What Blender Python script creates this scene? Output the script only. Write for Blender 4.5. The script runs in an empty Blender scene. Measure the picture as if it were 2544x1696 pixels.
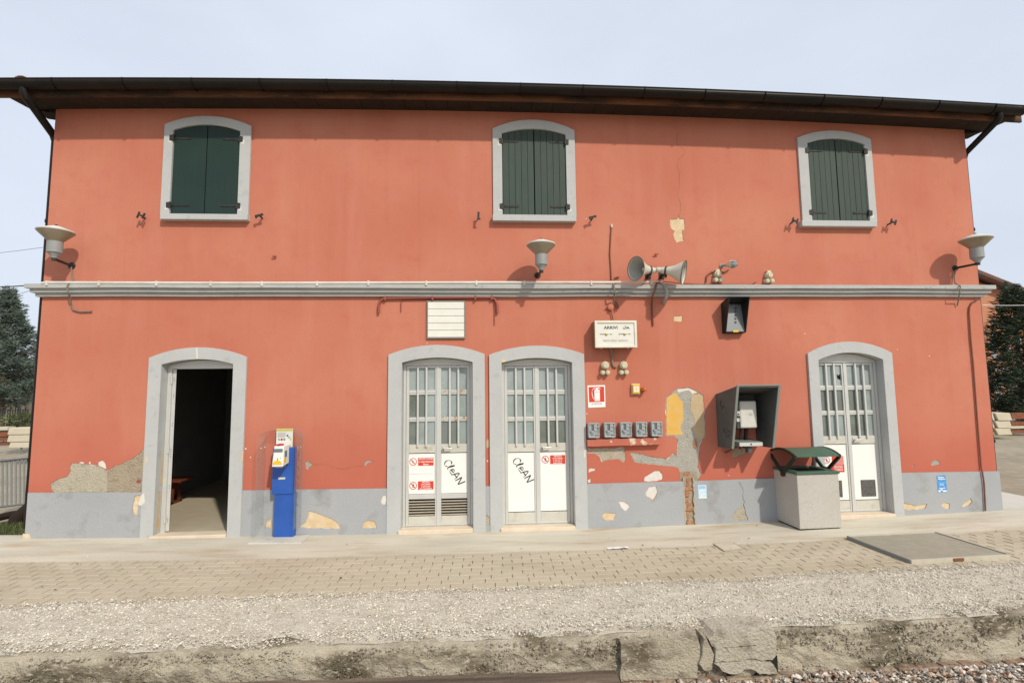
import bpy, bmesh, math, random
import numpy as np
from mathutils import Vector, Matrix, noise
from mathutils.geometry import tessellate_polygon

random.seed(7)
rng = np.random.default_rng(7)
C = bpy.context.scene.collection
scene = bpy.context.scene

# ------------------------------------------------------------------ camera
FPX, DIST, CAM_H = 1250.0, 7.0, 1.8996
YAW, PITCH, ROLL = 0.06474, 0.08941, -0.01132
cy_, sy_, cp_, sp_ = math.cos(YAW), math.sin(YAW), math.cos(PITCH), math.sin(PITCH)
FWD = Vector((sy_ * cp_, cy_ * cp_, sp_))
r0 = Vector((cy_, -sy_, 0)); u0 = r0.cross(FWD)
RIGHT = r0 * math.cos(ROLL) + u0 * math.sin(ROLL)
UP = u0 * math.cos(ROLL) - r0 * math.sin(ROLL)
CAM = Vector((0, -DIST, CAM_H))
cam_data = bpy.data.cameras.new('camera'); cam = bpy.data.objects.new('camera', cam_data); C.objects.link(cam)
cam.matrix_world = Matrix(((RIGHT.x, UP.x, -FWD.x, CAM.x), (RIGHT.y, UP.y, -FWD.y, CAM.y), (RIGHT.z, UP.z, -FWD.z, CAM.z), (0, 0, 0, 1)))
cam_data.sensor_width = 36.0; cam_data.lens = FPX / 2544 * 36.0
cam_data.clip_start = 0.05; cam_data.clip_end = 3000
scene.camera = cam

# ------------------------------------------------------------------ world, sun, exposure
TO_SUN = Vector((0.58, -1.0, 0.95)).normalized()
world = bpy.data.worlds.new('World'); scene.world = world; world.use_nodes = True
wn = world.node_tree; wn.nodes.clear()
w_out = wn.nodes.new('ShaderNodeOutputWorld'); w_bg = wn.nodes.new('ShaderNodeBackground')
sky = wn.nodes.new('ShaderNodeTexSky'); sky.sky_type = 'NISHITA'; sky.sun_disc = False
sky.sun_elevation = math.asin(TO_SUN.z); sky.sun_rotation = math.atan2(TO_SUN.x, TO_SUN.y)
sky.air_density = 1.0; sky.dust_density = 4.0; sky.ozone_density = 1.0; sky.altitude = 60
veil = wn.nodes.new('ShaderNodeMix'); veil.data_type = 'RGBA'
wtc = wn.nodes.new('ShaderNodeTexCoord'); wns = wn.nodes.new('ShaderNodeTexNoise')
wmap = wn.nodes.new('ShaderNodeMapping'); wmap.inputs['Scale'].default_value = (1.2, 1.2, 3.0)
wns.inputs['Scale'].default_value = 1.6; wns.inputs['Detail'].default_value = 5
wrm = wn.nodes.new('ShaderNodeMapRange'); wrm.inputs[1].default_value = .25; wrm.inputs[2].default_value = .75
wrm.inputs[3].default_value = .74; wrm.inputs[4].default_value = .94
wn.links.new(wtc.outputs['Generated'], wmap.inputs[0]); wn.links.new(wmap.outputs[0], wns.inputs['Vector'])
wn.links.new(wns.outputs[0], wrm.inputs[0]); wn.links.new(wrm.outputs[0], veil.inputs[0])
wn.links.new(sky.outputs[0], veil.inputs[6]); veil.inputs[7].default_value = (7.3, 7.9, 9.0, 1)
wn.links.new(veil.outputs[2], w_bg.inputs[0]); w_bg.inputs[1].default_value = 0.117
wn.links.new(w_bg.outputs[0], w_out.inputs[0])
sun_data = bpy.data.lights.new('sun', 'SUN'); sun_data.energy = 3.15; sun_data.angle = math.radians(1.6); sun_data.color = (1, .93, .80)
sun = bpy.data.objects.new('sun', sun_data); C.objects.link(sun)
sun.rotation_euler = TO_SUN.to_track_quat('Z', 'Y').to_euler(); sun.location = TO_SUN * 40
scene.view_settings.view_transform = 'Standard'; scene.view_settings.look = 'None'
scene.view_settings.exposure = -0.06; scene.view_settings.gamma = 1.0; scene.view_settings.use_curve_mapping = False

# ------------------------------------------------------------------ measuring: photo pixel -> metres on a real plane
def W(px, py, Y=0.0):
    d = FWD + RIGHT * ((px - 1272) / FPX) + UP * ((848 - py) / FPX)
    return CAM + d * ((Y - CAM.y) / d.y)
def solve_y(px, py, X):
    d = FWD + RIGHT * ((px - 1272) / FPX) + UP * ((848 - py) / FPX)
    return CAM.y + d.y * (X / d.x)
S = 700 / 2335.0
def zoom(x0, y0, s=S):
    return lambda u, v: (x0 + u * s, y0 + v * s)
R1, R2, R3, R4 = zoom(0, 150), zoom(640, 150), zoom(1240, 150), zoom(1844, 150)
R5, R6, R7, R8 = zoom(0, 520), zoom(640, 520), zoom(1240, 520), zoom(1844, 520)
Q1, Q2, Q3, Q4 = zoom(0, 900), zoom(600, 900), zoom(1240, 900), zoom(1844, 900)
B1, B2, B3, B4 = zoom(0, 1226), zoom(640, 1226), zoom(1240, 1226), zoom(1844, 1226)
def P(q, u, v, Y=0.0): return W(*q(u, v), Y)
def XZ(q, pts, Y=0.0): return [(p.x, p.z) for p in (P(q, u, v, Y) for u, v in pts)]
_base = [W(*p, -.025) for p in [(57, 1336), (366, 1336), (570, 1332), (990, 1324), (1456, 1314), (1690, 1305), (1923, 1293), (2222, 1281), (2488, 1267)]]
ZC = np.polyfit([p.x for p in _base], [p.z for p in _base], 2)
def zg(x):
    x = max(-7.5, min(9.0, x)); return float(ZC[0] * x * x + ZC[1] * x + ZC[2])
def G(px, py, dz=0.0):
    d = FWD + RIGHT * ((px - 1272) / FPX) + UP * ((848 - py) / FPX)
    z = 0.0
    for _ in range(12):
        p = CAM + d * ((z - CAM.z) / d.z); z = zg(p.x) + dz
    return p

# ------------------------------------------------------------------ materials
MATS = {}
def mat(name, col, rough=.8, col2=None, nscale=3.0, mix=(.35, .65), detail=6, bump=0.0, bscale=60, metallic=0.0,
        spec=.3, col3=None, n3=30, mix3=(.6, .7), stretch=(1, 1, 1), island=0.0, coat=0.0, bdist=.01):
    m = bpy.data.materials.new(name); MATS[name] = m; m.use_nodes = True
    nt = m.node_tree; b = nt.nodes['Principled BSDF']; L = nt.links.new
    b.inputs['Base Color'].default_value = (*col, 1); b.inputs['Roughness'].default_value = rough
    b.inputs['Metallic'].default_value = metallic; b.inputs['Specular IOR Level'].default_value = spec
    if coat: b.inputs['Coat Weight'].default_value = coat
    geo = nt.nodes.new('ShaderNodeNewGeometry'); mp = nt.nodes.new('ShaderNodeMapping'); mp.inputs['Scale'].default_value = stretch
    L(geo.outputs['Position'], mp.inputs[0])
    last = None
    def layer(c, scale, rngm, prev, det=6):
        n = nt.nodes.new('ShaderNodeTexNoise'); n.inputs['Scale'].default_value = scale; n.inputs['Detail'].default_value = det
        n.inputs['Roughness'].default_value = .6
        L(mp.outputs[0], n.inputs['Vector'])
        mr = nt.nodes.new('ShaderNodeMapRange'); mr.inputs[1].default_value, mr.inputs[2].default_value = rngm
        L(n.outputs[0], mr.inputs[0])
        mx = nt.nodes.new('ShaderNodeMix'); mx.data_type = 'RGBA'
        L(mr.outputs[0], mx.inputs[0])
        if prev is None: mx.inputs[6].default_value = (*col, 1)
        else: L(prev, mx.inputs[6])
        mx.inputs[7].default_value = (*c, 1)
        return mx.outputs[2]
    if col2: last = layer(col2, nscale, mix, last, detail)
    if col3: last = layer(col3, n3, mix3, last)
    if island:
        hs = nt.nodes.new('ShaderNodeHueSaturation'); mr = nt.nodes.new('ShaderNodeMapRange')
        mr.inputs[3].default_value = 1 - island; mr.inputs[4].default_value = 1 + island
        L(geo.outputs['Random Per Island'], mr.inputs[0]); L(mr.outputs[0], hs.inputs['Value'])
        if last is None: hs.inputs['Color'].default_value = (*col, 1)
        else: L(last, hs.inputs['Color'])
        last = hs.outputs[0]
    if last is not None: L(last, b.inputs['Base Color'])
    if bump:
        n = nt.nodes.new('ShaderNodeTexNoise'); n.inputs['Scale'].default_value = bscale; n.inputs['Detail'].default_value = 8
        L(geo.outputs['Position'], n.inputs['Vector'])
        bp = nt.nodes.new('ShaderNodeBump'); bp.inputs['Strength'].default_value = bump; bp.inputs['Distance'].default_value = bdist
        L(n.outputs[0], bp.inputs['Height']); L(bp.outputs[0], b.inputs['Normal'])
    return m

def wall_paint():
    m = bpy.data.materials.new('red_plaster'); MATS['red_plaster'] = m; m.use_nodes = True
    nt = m.node_tree; b = nt.nodes['Principled BSDF']; L = nt.links.new
    b.inputs['Roughness'].default_value = .88; b.inputs['Specular IOR Level'].default_value = .2
    geo = nt.nodes.new('ShaderNodeNewGeometry')
    def nz(scale, det=6, st=(1, 1, 1)):
        mp = nt.nodes.new('ShaderNodeMapping'); mp.inputs['Scale'].default_value = st
        L(geo.outputs['Position'], mp.inputs[0])
        n = nt.nodes.new('ShaderNodeTexNoise'); n.inputs['Scale'].default_value = scale; n.inputs['Detail'].default_value = det
        n.inputs['Roughness'].default_value = .62
        L(mp.outputs[0], n.inputs['Vector']); return n.outputs[0]
    def mr(src, a, c, lo=0, hi=1):
        r = nt.nodes.new('ShaderNodeMapRange'); r.inputs[1].default_value = a; r.inputs[2].default_value = c
        r.inputs[3].default_value = lo; r.inputs[4].default_value = hi; L(src, r.inputs[0]); return r.outputs[0]
    def mx(f, a, c2):
        x = nt.nodes.new('ShaderNodeMix'); x.data_type = 'RGBA'; L(f, x.inputs[0])
        if isinstance(a, tuple): x.inputs[6].default_value = (*a, 1)
        else: L(a, x.inputs[6])
        if isinstance(c2, tuple): x.inputs[7].default_value = (*c2, 1)
        else: L(c2, x.inputs[7])
        return x.outputs[2]
    c = mx(mr(nz(.65, 8), .32, .66), (.465, .150, .095), (.55, .215, .14))       # sun-faded blotches
    c = mx(mr(nz(2.6, 7), .46, .72, 0, .8), c, (.47, .142, .092))
    c = mx(mr(nz(.9, 4, (3.5, 1, .45)), .50, .74, 0, .32), c, (.57, .24, .165))   # vertical wash streaks
    # the lower band was repainted a redder tone
    sx = nt.nodes.new('ShaderNodeSeparateXYZ'); L(geo.outputs['Position'], sx.inputs[0])
    ad = nt.nodes.new('ShaderNodeMath'); ad.operation = 'MULTIPLY_ADD'
    L(nz(1.3, 5), ad.inputs[0]); ad.inputs[1].default_value = 1.1; L(sx.outputs[2], ad.inputs[2])
    c = mx(mr(ad.outputs[0], 2.1, 1.25, 0, .75), c, (.46, .122, .082))
    c = mx(mr(nz(1.1, 6, (6, 1, .35)), .56, .78, 0, .22), c, (.40, .115, .075))      # rain streaks
    c = mx(mr(nz(23, 4), .60, .72, 0, .35), c, (.46, .115, .07))            # small darker specks
    c = mx(mr(nz(4.5, 7), .70, .74, 0, .35), c, (.62, .32, .23))
    L(c, b.inputs['Base Color'])
    bp = nt.nodes.new('ShaderNodeBump'); bp.inputs['Strength'].default_value = .35; bp.inputs['Distance'].default_value = .006
    h = nt.nodes.new('ShaderNodeMath'); h.operation = 'ADD'; L(nz(45, 8), h.inputs[0]); L(nz(3, 3), h.inputs[1])
    L(h.outputs[0], bp.inputs['Height']); L(bp.outputs[0], b.inputs['Normal'])
wall_paint()
mat('grey_paint', (.40, .42, .44), .85, (.46, .47, .475), 1.6, (.3, .7), bump=.3, bscale=40, col3=(.36, .38, .41), n3=6, mix3=(.55, .75))
mat('plinth_paint', (.325, .34, .355), .85, (.38, .385, .39), 1.3, (.3, .7), bump=.4, bscale=35, col3=(.235, .235, .225), n3=2.6, mix3=(.54, .74))
mat('surround_paint', (.43, .44, .435), .82, (.48, .485, .475), 2.5, (.3, .7), bump=.3, bscale=45, col3=(.38, .39, .39), n3=9, mix3=(.58, .76))
mat('cornice_paint', (.38, .39, .375), .85, (.46, .46, .44), 5, (.3, .7), bump=.4, bscale=30, col3=(.28, .29, .28), n3=10, mix3=(.56, .75), stretch=(1, 1, 2))
mat('mortar', (.40, .36, .27), .95, (.47, .42, .33), 6, (.3, .7), bump=.9, bscale=55, col3=(.31, .28, .21), n3=16, mix3=(.54, .7), bdist=.02)
mat('mortar_brown', (.33, .27, .19), .95, (.40, .34, .25), 5, (.3, .7), bump=1.0, bscale=45, col3=(.25, .20, .15), n3=14, mix3=(.52, .7), bdist=.02)
mat('mortar_grey', (.36, .345, .30), .95, (.44, .42, .36), 7, (.3, .7), bump=.9, bscale=60, col3=(.20, .18, .15), n3=9, mix3=(.6, .74), bdist=.02)
mat('old_cream', (.66, .52, .33), .9, (.60, .44, .25), 6, (.35, .65), bump=.5, bscale=40, col3=(.68, .60, .46), n3=14, mix3=(.5, .7))
mat('old_yellow', (.70, .40, .08), .9, (.66, .43, .15), 8, (.4, .6), bump=.3, bscale=50)
mat('old_tan', (.50, .36, .20), .9, (.52, .42, .28), 9, (.35, .6), bump=.4, bscale=50, col3=(.60, .36, .09), n3=18, mix3=(.6, .66))
mat('bare_plaster', (.72, .68, .62), .9, (.62, .58, .52), 12, (.3, .7), bump=.5, bscale=60)
mat('brick', (.38, .15, .075), .92, (.44, .27, .16), 12, (.40, .65), bump=.9, bscale=50, col3=(.16, .09, .06), n3=22, mix3=(.6, .72), island=.2)
mat('footing_brick', (.25, .135, .09), .95, (.36, .29, .21), 9, (.38, .58), bump=1, bscale=45, col3=(.13, .095, .07), n3=16, mix3=(.52, .66), island=.2)
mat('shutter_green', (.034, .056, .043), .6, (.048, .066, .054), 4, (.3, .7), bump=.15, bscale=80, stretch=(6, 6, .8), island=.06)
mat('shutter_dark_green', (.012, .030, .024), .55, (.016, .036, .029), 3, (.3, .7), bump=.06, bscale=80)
mat('black_iron', (.025, .024, .024), .6, (.05, .045, .04), 20, (.4, .7))
mat('dark_metal', (.012, .0105, .0095), .4, (.020, .016, .013), 5, (.3, .7), spec=.15)
mat('eave_wood', (.16, .065, .03), .85, (.04, .025, .017), 5, (.38, .58), bump=.6, bscale=40, stretch=(.25, 1, 1), col3=(.16, .13, .085), n3=40, mix3=(.6, .75))
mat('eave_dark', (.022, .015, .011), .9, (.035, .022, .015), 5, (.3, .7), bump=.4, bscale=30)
mat('roof_tile', (.30, .13, .08), .9, (.22, .12, .085), 8, (.3, .7), bump=.5, bscale=30, col3=(.12, .09, .07), n3=14, mix3=(.58, .7), island=.25)
mat('aluminium', (.55, .555, .53), .42, (.61, .605, .57), 6, (.3, .7), metallic=.2, spec=.5, bump=.03, bscale=80)
mat('aluminium_worn', (.50, .505, .48), .45, (.56, .55, .50), 6, (.3, .7), metallic=.2, spec=.5, col3=(.42, .25, .10), n3=22, mix3=(.53, .58))
mat('white_panel', (.78, .78, .73), .5, (.83, .83, .79), 4, (.3, .7), spec=.4)
mat('dirty_panel', (.50, .485, .42), .6, (.58, .565, .50), 5, (.3, .7), col3=(.40, .36, .28), n3=7, mix3=(.55, .75))
mat('louvre', (.44, .39, .30), .6, (.50, .45, .36), 9)
mat('dark_gap', (.02, .018, .016), .95)
mat('vent_mesh', (.085, .082, .075), .7, (.13, .12, .11), 60, (.45, .55))
mat('frosted', (.27, .325, .315), .28, (.35, .405, .40), 1.1, (.3, .7), spec=.7, col3=(.22, .27, .235), n3=3, mix3=(.45, .7), coat=.4)  # pale base tone stands in for sky mirrored in the glass
mat('frosted_dark_reflection', (.14, .165, .14), .25, (.19, .215, .20), 1.5, (.3, .7), spec=.7, col3=(.11, .13, .10), n3=4, mix3=(.5, .7), coat=.4)  # darker green base tone paints in the reflection of trees opposite
mat('threshold', (.62, .50, .36), .7, (.70, .60, .48), 6, (.3, .7), bump=.2, bscale=30)
mat('concrete', (.47, .43, .345), .92, (.62, .575, .47), 1.1, (.32, .66), bump=.4, bscale=50, col3=(.43, .32, .20), n3=1.7, mix3=(.53, .74), stretch=(.5, 2.4, 1))
mat('concrete_light', (.55, .53, .48), .9, (.62, .60, .54), 3, (.3, .7), bump=.4, bscale=40)
mat('pad_concrete', (.50, .48, .42), .9, (.56, .54, .48), 3, (.3, .7), bump=.4, bscale=40, col3=(.40, .37, .31), n3=4, mix3=(.52, .72))
mat('paver', (.445, .39, .29), .93, (.50, .44, .335), 1.6, (.3, .7), bump=.5, bscale=90, island=.045, col3=(.38, .325, .235), n3=.9, mix3=(.48, .72), stretch=(.6, 1.6, 1))
mat('sand_joint', (.38, .325, .235), .95, (.44, .385, .285), 8, bump=.4)
mat('gravel', (.57, .53, .45), .95, (.49, .445, .36), 4, (.4, .68), island=.42, col3=(.60, .565, .49), n3=25, mix3=(.55, .7), bump=.4, bscale=90)
mat('gravel_bed', (.61, .57, .475), .95, (.52, .475, .38), 5, (.35, .65), bump=.8, bscale=90, col3=(.36, .31, .24), n3=48, mix3=(.56, .70), bdist=.02)
mat('ballast', (.34, .26, .19), .95, (.50, .46, .40), 14, (.42, .56), island=.55, col3=(.27, .13, .075), n3=17, mix3=(.54, .62), bump=.3)
mat('slab_concrete', (.40, .36, .28), .95, (.48, .44, .355), 4, (.3, .7), bump=1.0, bscale=45, col3=(.20, .175, .13), n3=5, mix3=(.53, .70), bdist=.02)
mat('edge_stain', (.42, .37, .28), .95, (.135, .11, .07), 2.6, (.45, .62), bump=.8, bscale=65, col3=(.49, .44, .35), n3=34, mix3=(.54, .68), bdist=.02, stretch=(.7, 1, 1.5), detail=8)
mat('timber', (.17, .125, .09), .9, (.075, .055, .04), 9, (.40, .60), bump=1.0, bscale=40, stretch=(.06, 1.5, 1.5), col3=(.28, .22, .16), n3=20, mix3=(.6, .7))
mat('ground_soil', (.33, .28, .20), .95, (.25, .215, .15), .5, (.4, .65), bump=.6, bscale=14, col3=(.38, .34, .27), n3=4, mix3=(.5, .7))
mat('grass', (.075, .10, .035), .9, (.10, .115, .045), 2, (.3, .7), island=.4)
mat('lamp_grey', (.25, .265, .26), .5, (.30, .31, .30), 9, (.3, .7), spec=.4)
mat('lamp_white', (.66, .67, .63), .45, (.58, .58, .54), 7, (.35, .7))
mat('lamp_bowl', (.24, .205, .135), .35, (.29, .25, .175), 8, (.3, .7), spec=.5)
mat('horn', (.60, .585, .51), .5, (.55, .53, .45), 8, (.3, .7))
mat('horn_inside', (.40, .40, .36), .6, (.34, .34, .30), 9, (.3, .7))
mat('horn_rim', (.17, .155, .125), .6)
mat('cream_box', (.58, .545, .40), .55, (.52, .48, .33), 10, (.35, .7))
mat('tan_side', (.30, .17, .075), .7, (.23, .13, .06), 8)
mat('board_white', (.72, .71, .65), .55, (.68, .66, .58), 8)
mat('board_frame', (.72, .70, .62), .5, (.66, .62, .50), 12)
mat('ink', (.035, .035, .04), .7)
mat('ink_faded', (.30, .29, .27), .8)
mat('gold', (.52, .38, .14), .4, metallic=.5)
mat('sign_white', (.80, .79, .76), .5)
mat('sign_red', (.62, .055, .03), .5)
mat('white_slat', (.70, .69, .61), .6, (.75, .74, .68), 5)
mat('yellow', (.75, .45, .05), .5)
mat('amber', (.50, .10, .02), .25, spec=.6, coat=.5)
mat('meter_grey', (.30, .33, .33), .5, (.35, .375, .37), 14)
mat('meter_dark', (.12, .13, .13), .6)
mat('red_metal', (.44, .125, .085), .7, (.48, .15, .10), 4, (.3, .7), col3=(.66, .54, .40), n3=7, mix3=(.56, .60))
mat('red_pipe', (.33, .085, .06), .6, (.26, .075, .055), 10)
mat('hood_grey', (.075, .08, .078), .7, (.10, .105, .10), 5, (.3, .7), bump=.15, bscale=60)
mat('hood_edge', (.22, .235, .215), .6)
mat('hood_black', (.014, .015, .016), .5)
mat('hood_panel', (.19, .205, .21), .35, (.16, .175, .18), 6, spec=.6)
mat('phone_white', (.66, .65, .60), .45, (.60, .59, .54), 9)
mat('bin_stone', (.46, .435, .385), .9, (.50, .475, .43), 3, (.3, .7), bump=.5, bscale=90, col3=(.38, .36, .32), n3=60, mix3=(.5, .7))
mat('bin_green', (.050, .105, .070), .5, (.06, .12, .08), 6, spec=.4)
mat('bin_dark_green', (.018, .034, .026), .5)
mat('blue_metal', (.018, .085, .36), .42, (.022, .10, .41), 5, spec=.5)
mat('machine_white', (.74, .73, .68), .4)
mat('machine_grey', (.13, .18, .18), .3)
mat('machine_red', (.45, .02, .02), .4)
mat('machine_yellow', (.80, .50, .04), .45)
mat('card_white', (.76, .76, .70), .6)
mat('card_yellow', (.62, .55, .10), .6)
mat('card_green', (.28, .42, .25), .6)
mat('conduit_white', (.66, .64, .59), .5, (.56, .50, .43), 4, (.4, .7))
mat('conduit_grey', (.36, .38, .36), .5)
mat('cable_grey', (.20, .18, .14), .7)
mat('cable_brown', (.20, .075, .045), .7)
mat('sticker_blue', (.05, .22, .55), .4, (.10, .35, .68), 30, (.45, .55))
mat('sticker_pale', (.42, .62, .76), .4, (.62, .74, .80), 40, (.45, .55))
mat('grate_metal', (.46, .425, .335), .75, (.52, .48, .39), 10, spec=.3)
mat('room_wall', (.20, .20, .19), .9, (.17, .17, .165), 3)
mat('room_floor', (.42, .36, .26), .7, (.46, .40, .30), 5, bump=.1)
mat('bench_red', (.14, .035, .018), .5)
mat('railing_grey', (.24, .26, .26), .5)
mat('beam_concrete', (.50, .45, .33), .9, (.56, .51, .40), 3)
mat('wall_beige', (.38, .33, .23), .9, (.42, .37, .27), 1)
mat('house_orange', (.42, .17, .09), .9, (.46, .21, .12), 1)
mat('house_pink', (.46, .27, .20), .9)
mat('house_trim', (.50, .52, .52), .8)
mat('bark', (.10, .075, .055), .9, (.14, .11, .08), 12, bump=.5)
mat('needles_blue', (.07, .10, .075), .7, (.115, .145, .11), 1.3, (.3, .7), island=.45)
mat('needles_dark', (.018, .034, .016), .7, (.032, .05, .022), 1.3, (.3, .7), island=.4)
mat('rust', (.26, .095, .045), .85, (.17, .065, .04), 9)
mat('wire_black', (.03, .03, .03), .6)
mat('wire_white', (.75, .75, .75), .5)
def acrylic():
    m = bpy.data.materials.new('acrylic'); MATS['acrylic'] = m; m.use_nodes = True; nt = m.node_tree; nt.nodes.clear()
    o = nt.nodes.new('ShaderNodeOutputMaterial'); t = nt.nodes.new('ShaderNodeBsdfTransparent'); g = nt.nodes.new('ShaderNodeBsdfPrincipled')
    t.inputs[0].default_value = (.965, .97, .965, 1); g.inputs['Base Color'].default_value = (.55, .57, .55, 1); g.inputs['Roughness'].default_value = .12
    mx = nt.nodes.new('ShaderNodeMixShader'); mx.inputs[0].default_value = .10
    nt.links.new(t.outputs[0], mx.inputs[1]); nt.links.new(g.outputs[0], mx.inputs[2]); nt.links.new(mx.outputs[0], o.inputs[0])
acrylic()

# ------------------------------------------------------------------ object helpers
OFF = {}
def tag(o, label=None, cat=None, group=None, kind=None):
    if label: o['label'] = label
    if cat: o['category'] = cat
    if group: o['group'] = group
    if kind: o['kind'] = kind
    return o
def thing(name, loc, label, cat, group=None):
    o = bpy.data.objects.new(name, None); C.objects.link(o); o.location = loc; o.empty_display_size = .1
    OFF[o] = Vector(loc)
    return tag(o, label, cat, group)
class MB:
    def __init__(s): s.v = []; s.f = []
    def add(s, vs, fs):
        k = len(s.v); s.v += [tuple(v) for v in vs]; s.f += [tuple(i + k for i in f) for f in fs]; return s
    def box(s, x0, x1, y0, y1, z0, z1):
        return s.add([(x0, y0, z0), (x1, y0, z0), (x1, y1, z0), (x0, y1, z0), (x0, y0, z1), (x1, y0, z1), (x1, y1, z1), (x0, y1, z1)],
                     [(0, 3, 2, 1), (4, 5, 6, 7), (0, 1, 5, 4), (1, 2, 6, 5), (2, 3, 7, 6), (3, 0, 4, 7)])
    def hexa(s, p):   # 8 points: bottom ring then top ring
        return s.add(p, [(0, 3, 2, 1), (4, 5, 6, 7), (0, 1, 5, 4), (1, 2, 6, 5), (2, 3, 7, 6), (3, 0, 4, 7)])
    def beam(s, a, b, w, h, up=(0, 0, 1)):
        a, b = Vector(a), Vector(b); d = (b - a).normalized(); u = Vector(up)
        r = d.cross(u)
        if r.length < 1e-4: r = d.cross(Vector((1, 0, 0)))
        r.normalize(); u = r.cross(d)
        p = []
        for e in (a, b): p += [e - r * w / 2 - u * h / 2, e + r * w / 2 - u * h / 2, e + r * w / 2 + u * h / 2, e - r * w / 2 + u * h / 2]
        return s.add(p, [(0, 1, 2, 3), (7, 6, 5, 4), (0, 4, 5, 1), (1, 5, 6, 2), (2, 6, 7, 3), (3, 7, 4, 0)])
    def lathe(s, prof, o, d=(0, 0, 1), n=24, cap=True):   # prof: (distance along axis, radius)
        o = Vector(o); d = Vector(d).normalized(); a = d.orthogonal().normalized(); b = d.cross(a)
        vs = []; fs = []
        for (t, r) in prof:
            for i in range(n):
                q = 2 * math.pi * i / n; vs.append(o + d * t + a * (r * math.cos(q)) + b * (r * math.sin(q)))
        for j in range(len(prof) - 1):
            for i in range(n): fs.append((j * n + i, j * n + (i + 1) % n, (j + 1) * n + (i + 1) % n, (j + 1) * n + i))
        if cap: fs.append(tuple(range(n - 1, -1, -1))); fs.append(tuple((len(prof) - 1) * n + i for i in range(n)))
        return s.add(vs, fs)
    def tube(s, pts, r, n=8):
        pts = [Vector(p) for p in pts]; rs = r if isinstance(r, (list, tuple)) else [r] * len(pts)
        vs = []; fs = []; pa = None
        for i, p in enumerate(pts):
            d = (pts[min(i + 1, len(pts) - 1)] - pts[max(i - 1, 0)]).normalized()
            a = d.orthogonal().normalized() if pa is None else (pa - d * pa.dot(d)).normalized()
            pa = a; b = d.cross(a)
            for k in range(n):
                q = 2 * math.pi * k / n; vs.append(p + a * (rs[i] * math.cos(q)) + b * (rs[i] * math.sin(q)))
        for j in range(len(pts) - 1):
            for i in range(n): fs.append((j * n + i, j * n + (i + 1) % n, (j + 1) * n + (i + 1) % n, (j + 1) * n + i))
        fs.append(tuple(range(n - 1, -1, -1))); fs.append(tuple((len(pts) - 1) * n + i for i in range(n)))
        return s.add(vs, fs)
    def plate(s, outline, holes, y0, y1):      # extruded XZ polygon, with holes
        loops = [outline] + list(holes); flat = [p for l in loops for p in l]; n = len(flat)
        tris = tessellate_polygon([[Vector((p[0], p[1], 0)) for p in l] for l in loops])
        vs = [(p[0], y0, p[1]) for p in flat] + [(p[0], y1, p[1]) for p in flat]
        fs = [tuple(t) for t in tris] + [tuple(i + n for i in reversed(t)) for t in tris]
        k = 0
        for l in loops:
            m = len(l)
            for i in range(m): j = (i + 1) % m; fs.append((k + i, k + j, n + k + j, n + k + i))
            k += m
        return s.add(vs, fs)
    def build(s, name, m, parent=None, smooth=False, bevel=0.0, fixn=True, label=None, kind=None):
        off = OFF.get(parent, Vector((0, 0, 0))) if parent else Vector((0, 0, 0))
        me = bpy.data.meshes.new(name); me.from_pydata([(v[0] - off.x, v[1] - off.y, v[2] - off.z) for v in s.v], [], s.f)
        if fixn:
            bm = bmesh.new(); bm.from_mesh(me); bmesh.ops.recalc_face_normals(bm, faces=bm.faces[:]); bm.to_mesh(me); bm.free()
        me.materials.append(MATS[m] if isinstance(m, str) else m)
        o = bpy.data.objects.new(name, me); C.objects.link(o)
        if parent: o.parent = parent; OFF[o] = off
        else: OFF[o] = Vector((0, 0, 0))
        if smooth:
            me.polygons.foreach_set('use_smooth', [True] * len(me.polygons))
            me.set_sharp_from_angle(angle=math.radians(40))
        if bevel:
            b = o.modifiers.new('bevel', 'BEVEL'); b.width = bevel; b.segments = 2; b.limit_method = 'ANGLE'
        if label: o['label'] = label
        if kind: o['kind'] = kind
        return o
def set_origin(o, loc):       # top-level single mesh: origin to its base
    loc = Vector(loc); o.data.transform(Matrix.Translation(-loc)); o.location = loc; OFF[o] = loc; return o
def copy_tree(o, parent=None):
    c = o.copy(); C.objects.link(c)
    if parent: c.parent = parent
    for ch in list(o.children): copy_tree(ch, c)
    return c
def boxm(*a): return MB().box(*a)
def arch(xl, xr, zs, za, n=14):
    xc = (xl + xr) / 2; h = za - zs; w = (xr - xl) / 2; R = (w * w + h * h) / (2 * h); zc = za - R; a = math.asin(w / R)
    return [(xc + R * math.sin(t), zc + R * math.cos(t)) for t in [-a + 2 * a * i / n for i in range(n + 1)]]
def rough(poly, amp=.008, seg=.02):      # broken-plaster outline: resampled and pushed about by layered noise
    out = []; m = len(poly); sd = random.uniform(0, 90); amp = min(amp, .05)
    for i in range(m):
        a, b = poly[i], poly[(i + 1) % m]; L = math.hypot(b[0] - a[0], b[1] - a[1]); k = max(1, int(L / seg))
        for j in range(k):
            t = j / k; x = a[0] + (b[0] - a[0]) * t; z = a[1] + (b[1] - a[1]) * t
            n1 = noise.noise((x * 14, z * 14, sd)) * 1.2 + noise.noise((x * 45, z * 45, sd)) * .8 + random.uniform(-.35, .35)
            n2 = noise.noise((x * 14, z * 14, sd + 40)) * 1.2 + noise.noise((x * 45, z * 45, sd + 40)) * .8 + random.uniform(-.35, .35)
            out.append((x + n1 * amp, z + n2 * amp))
    return out
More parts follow.
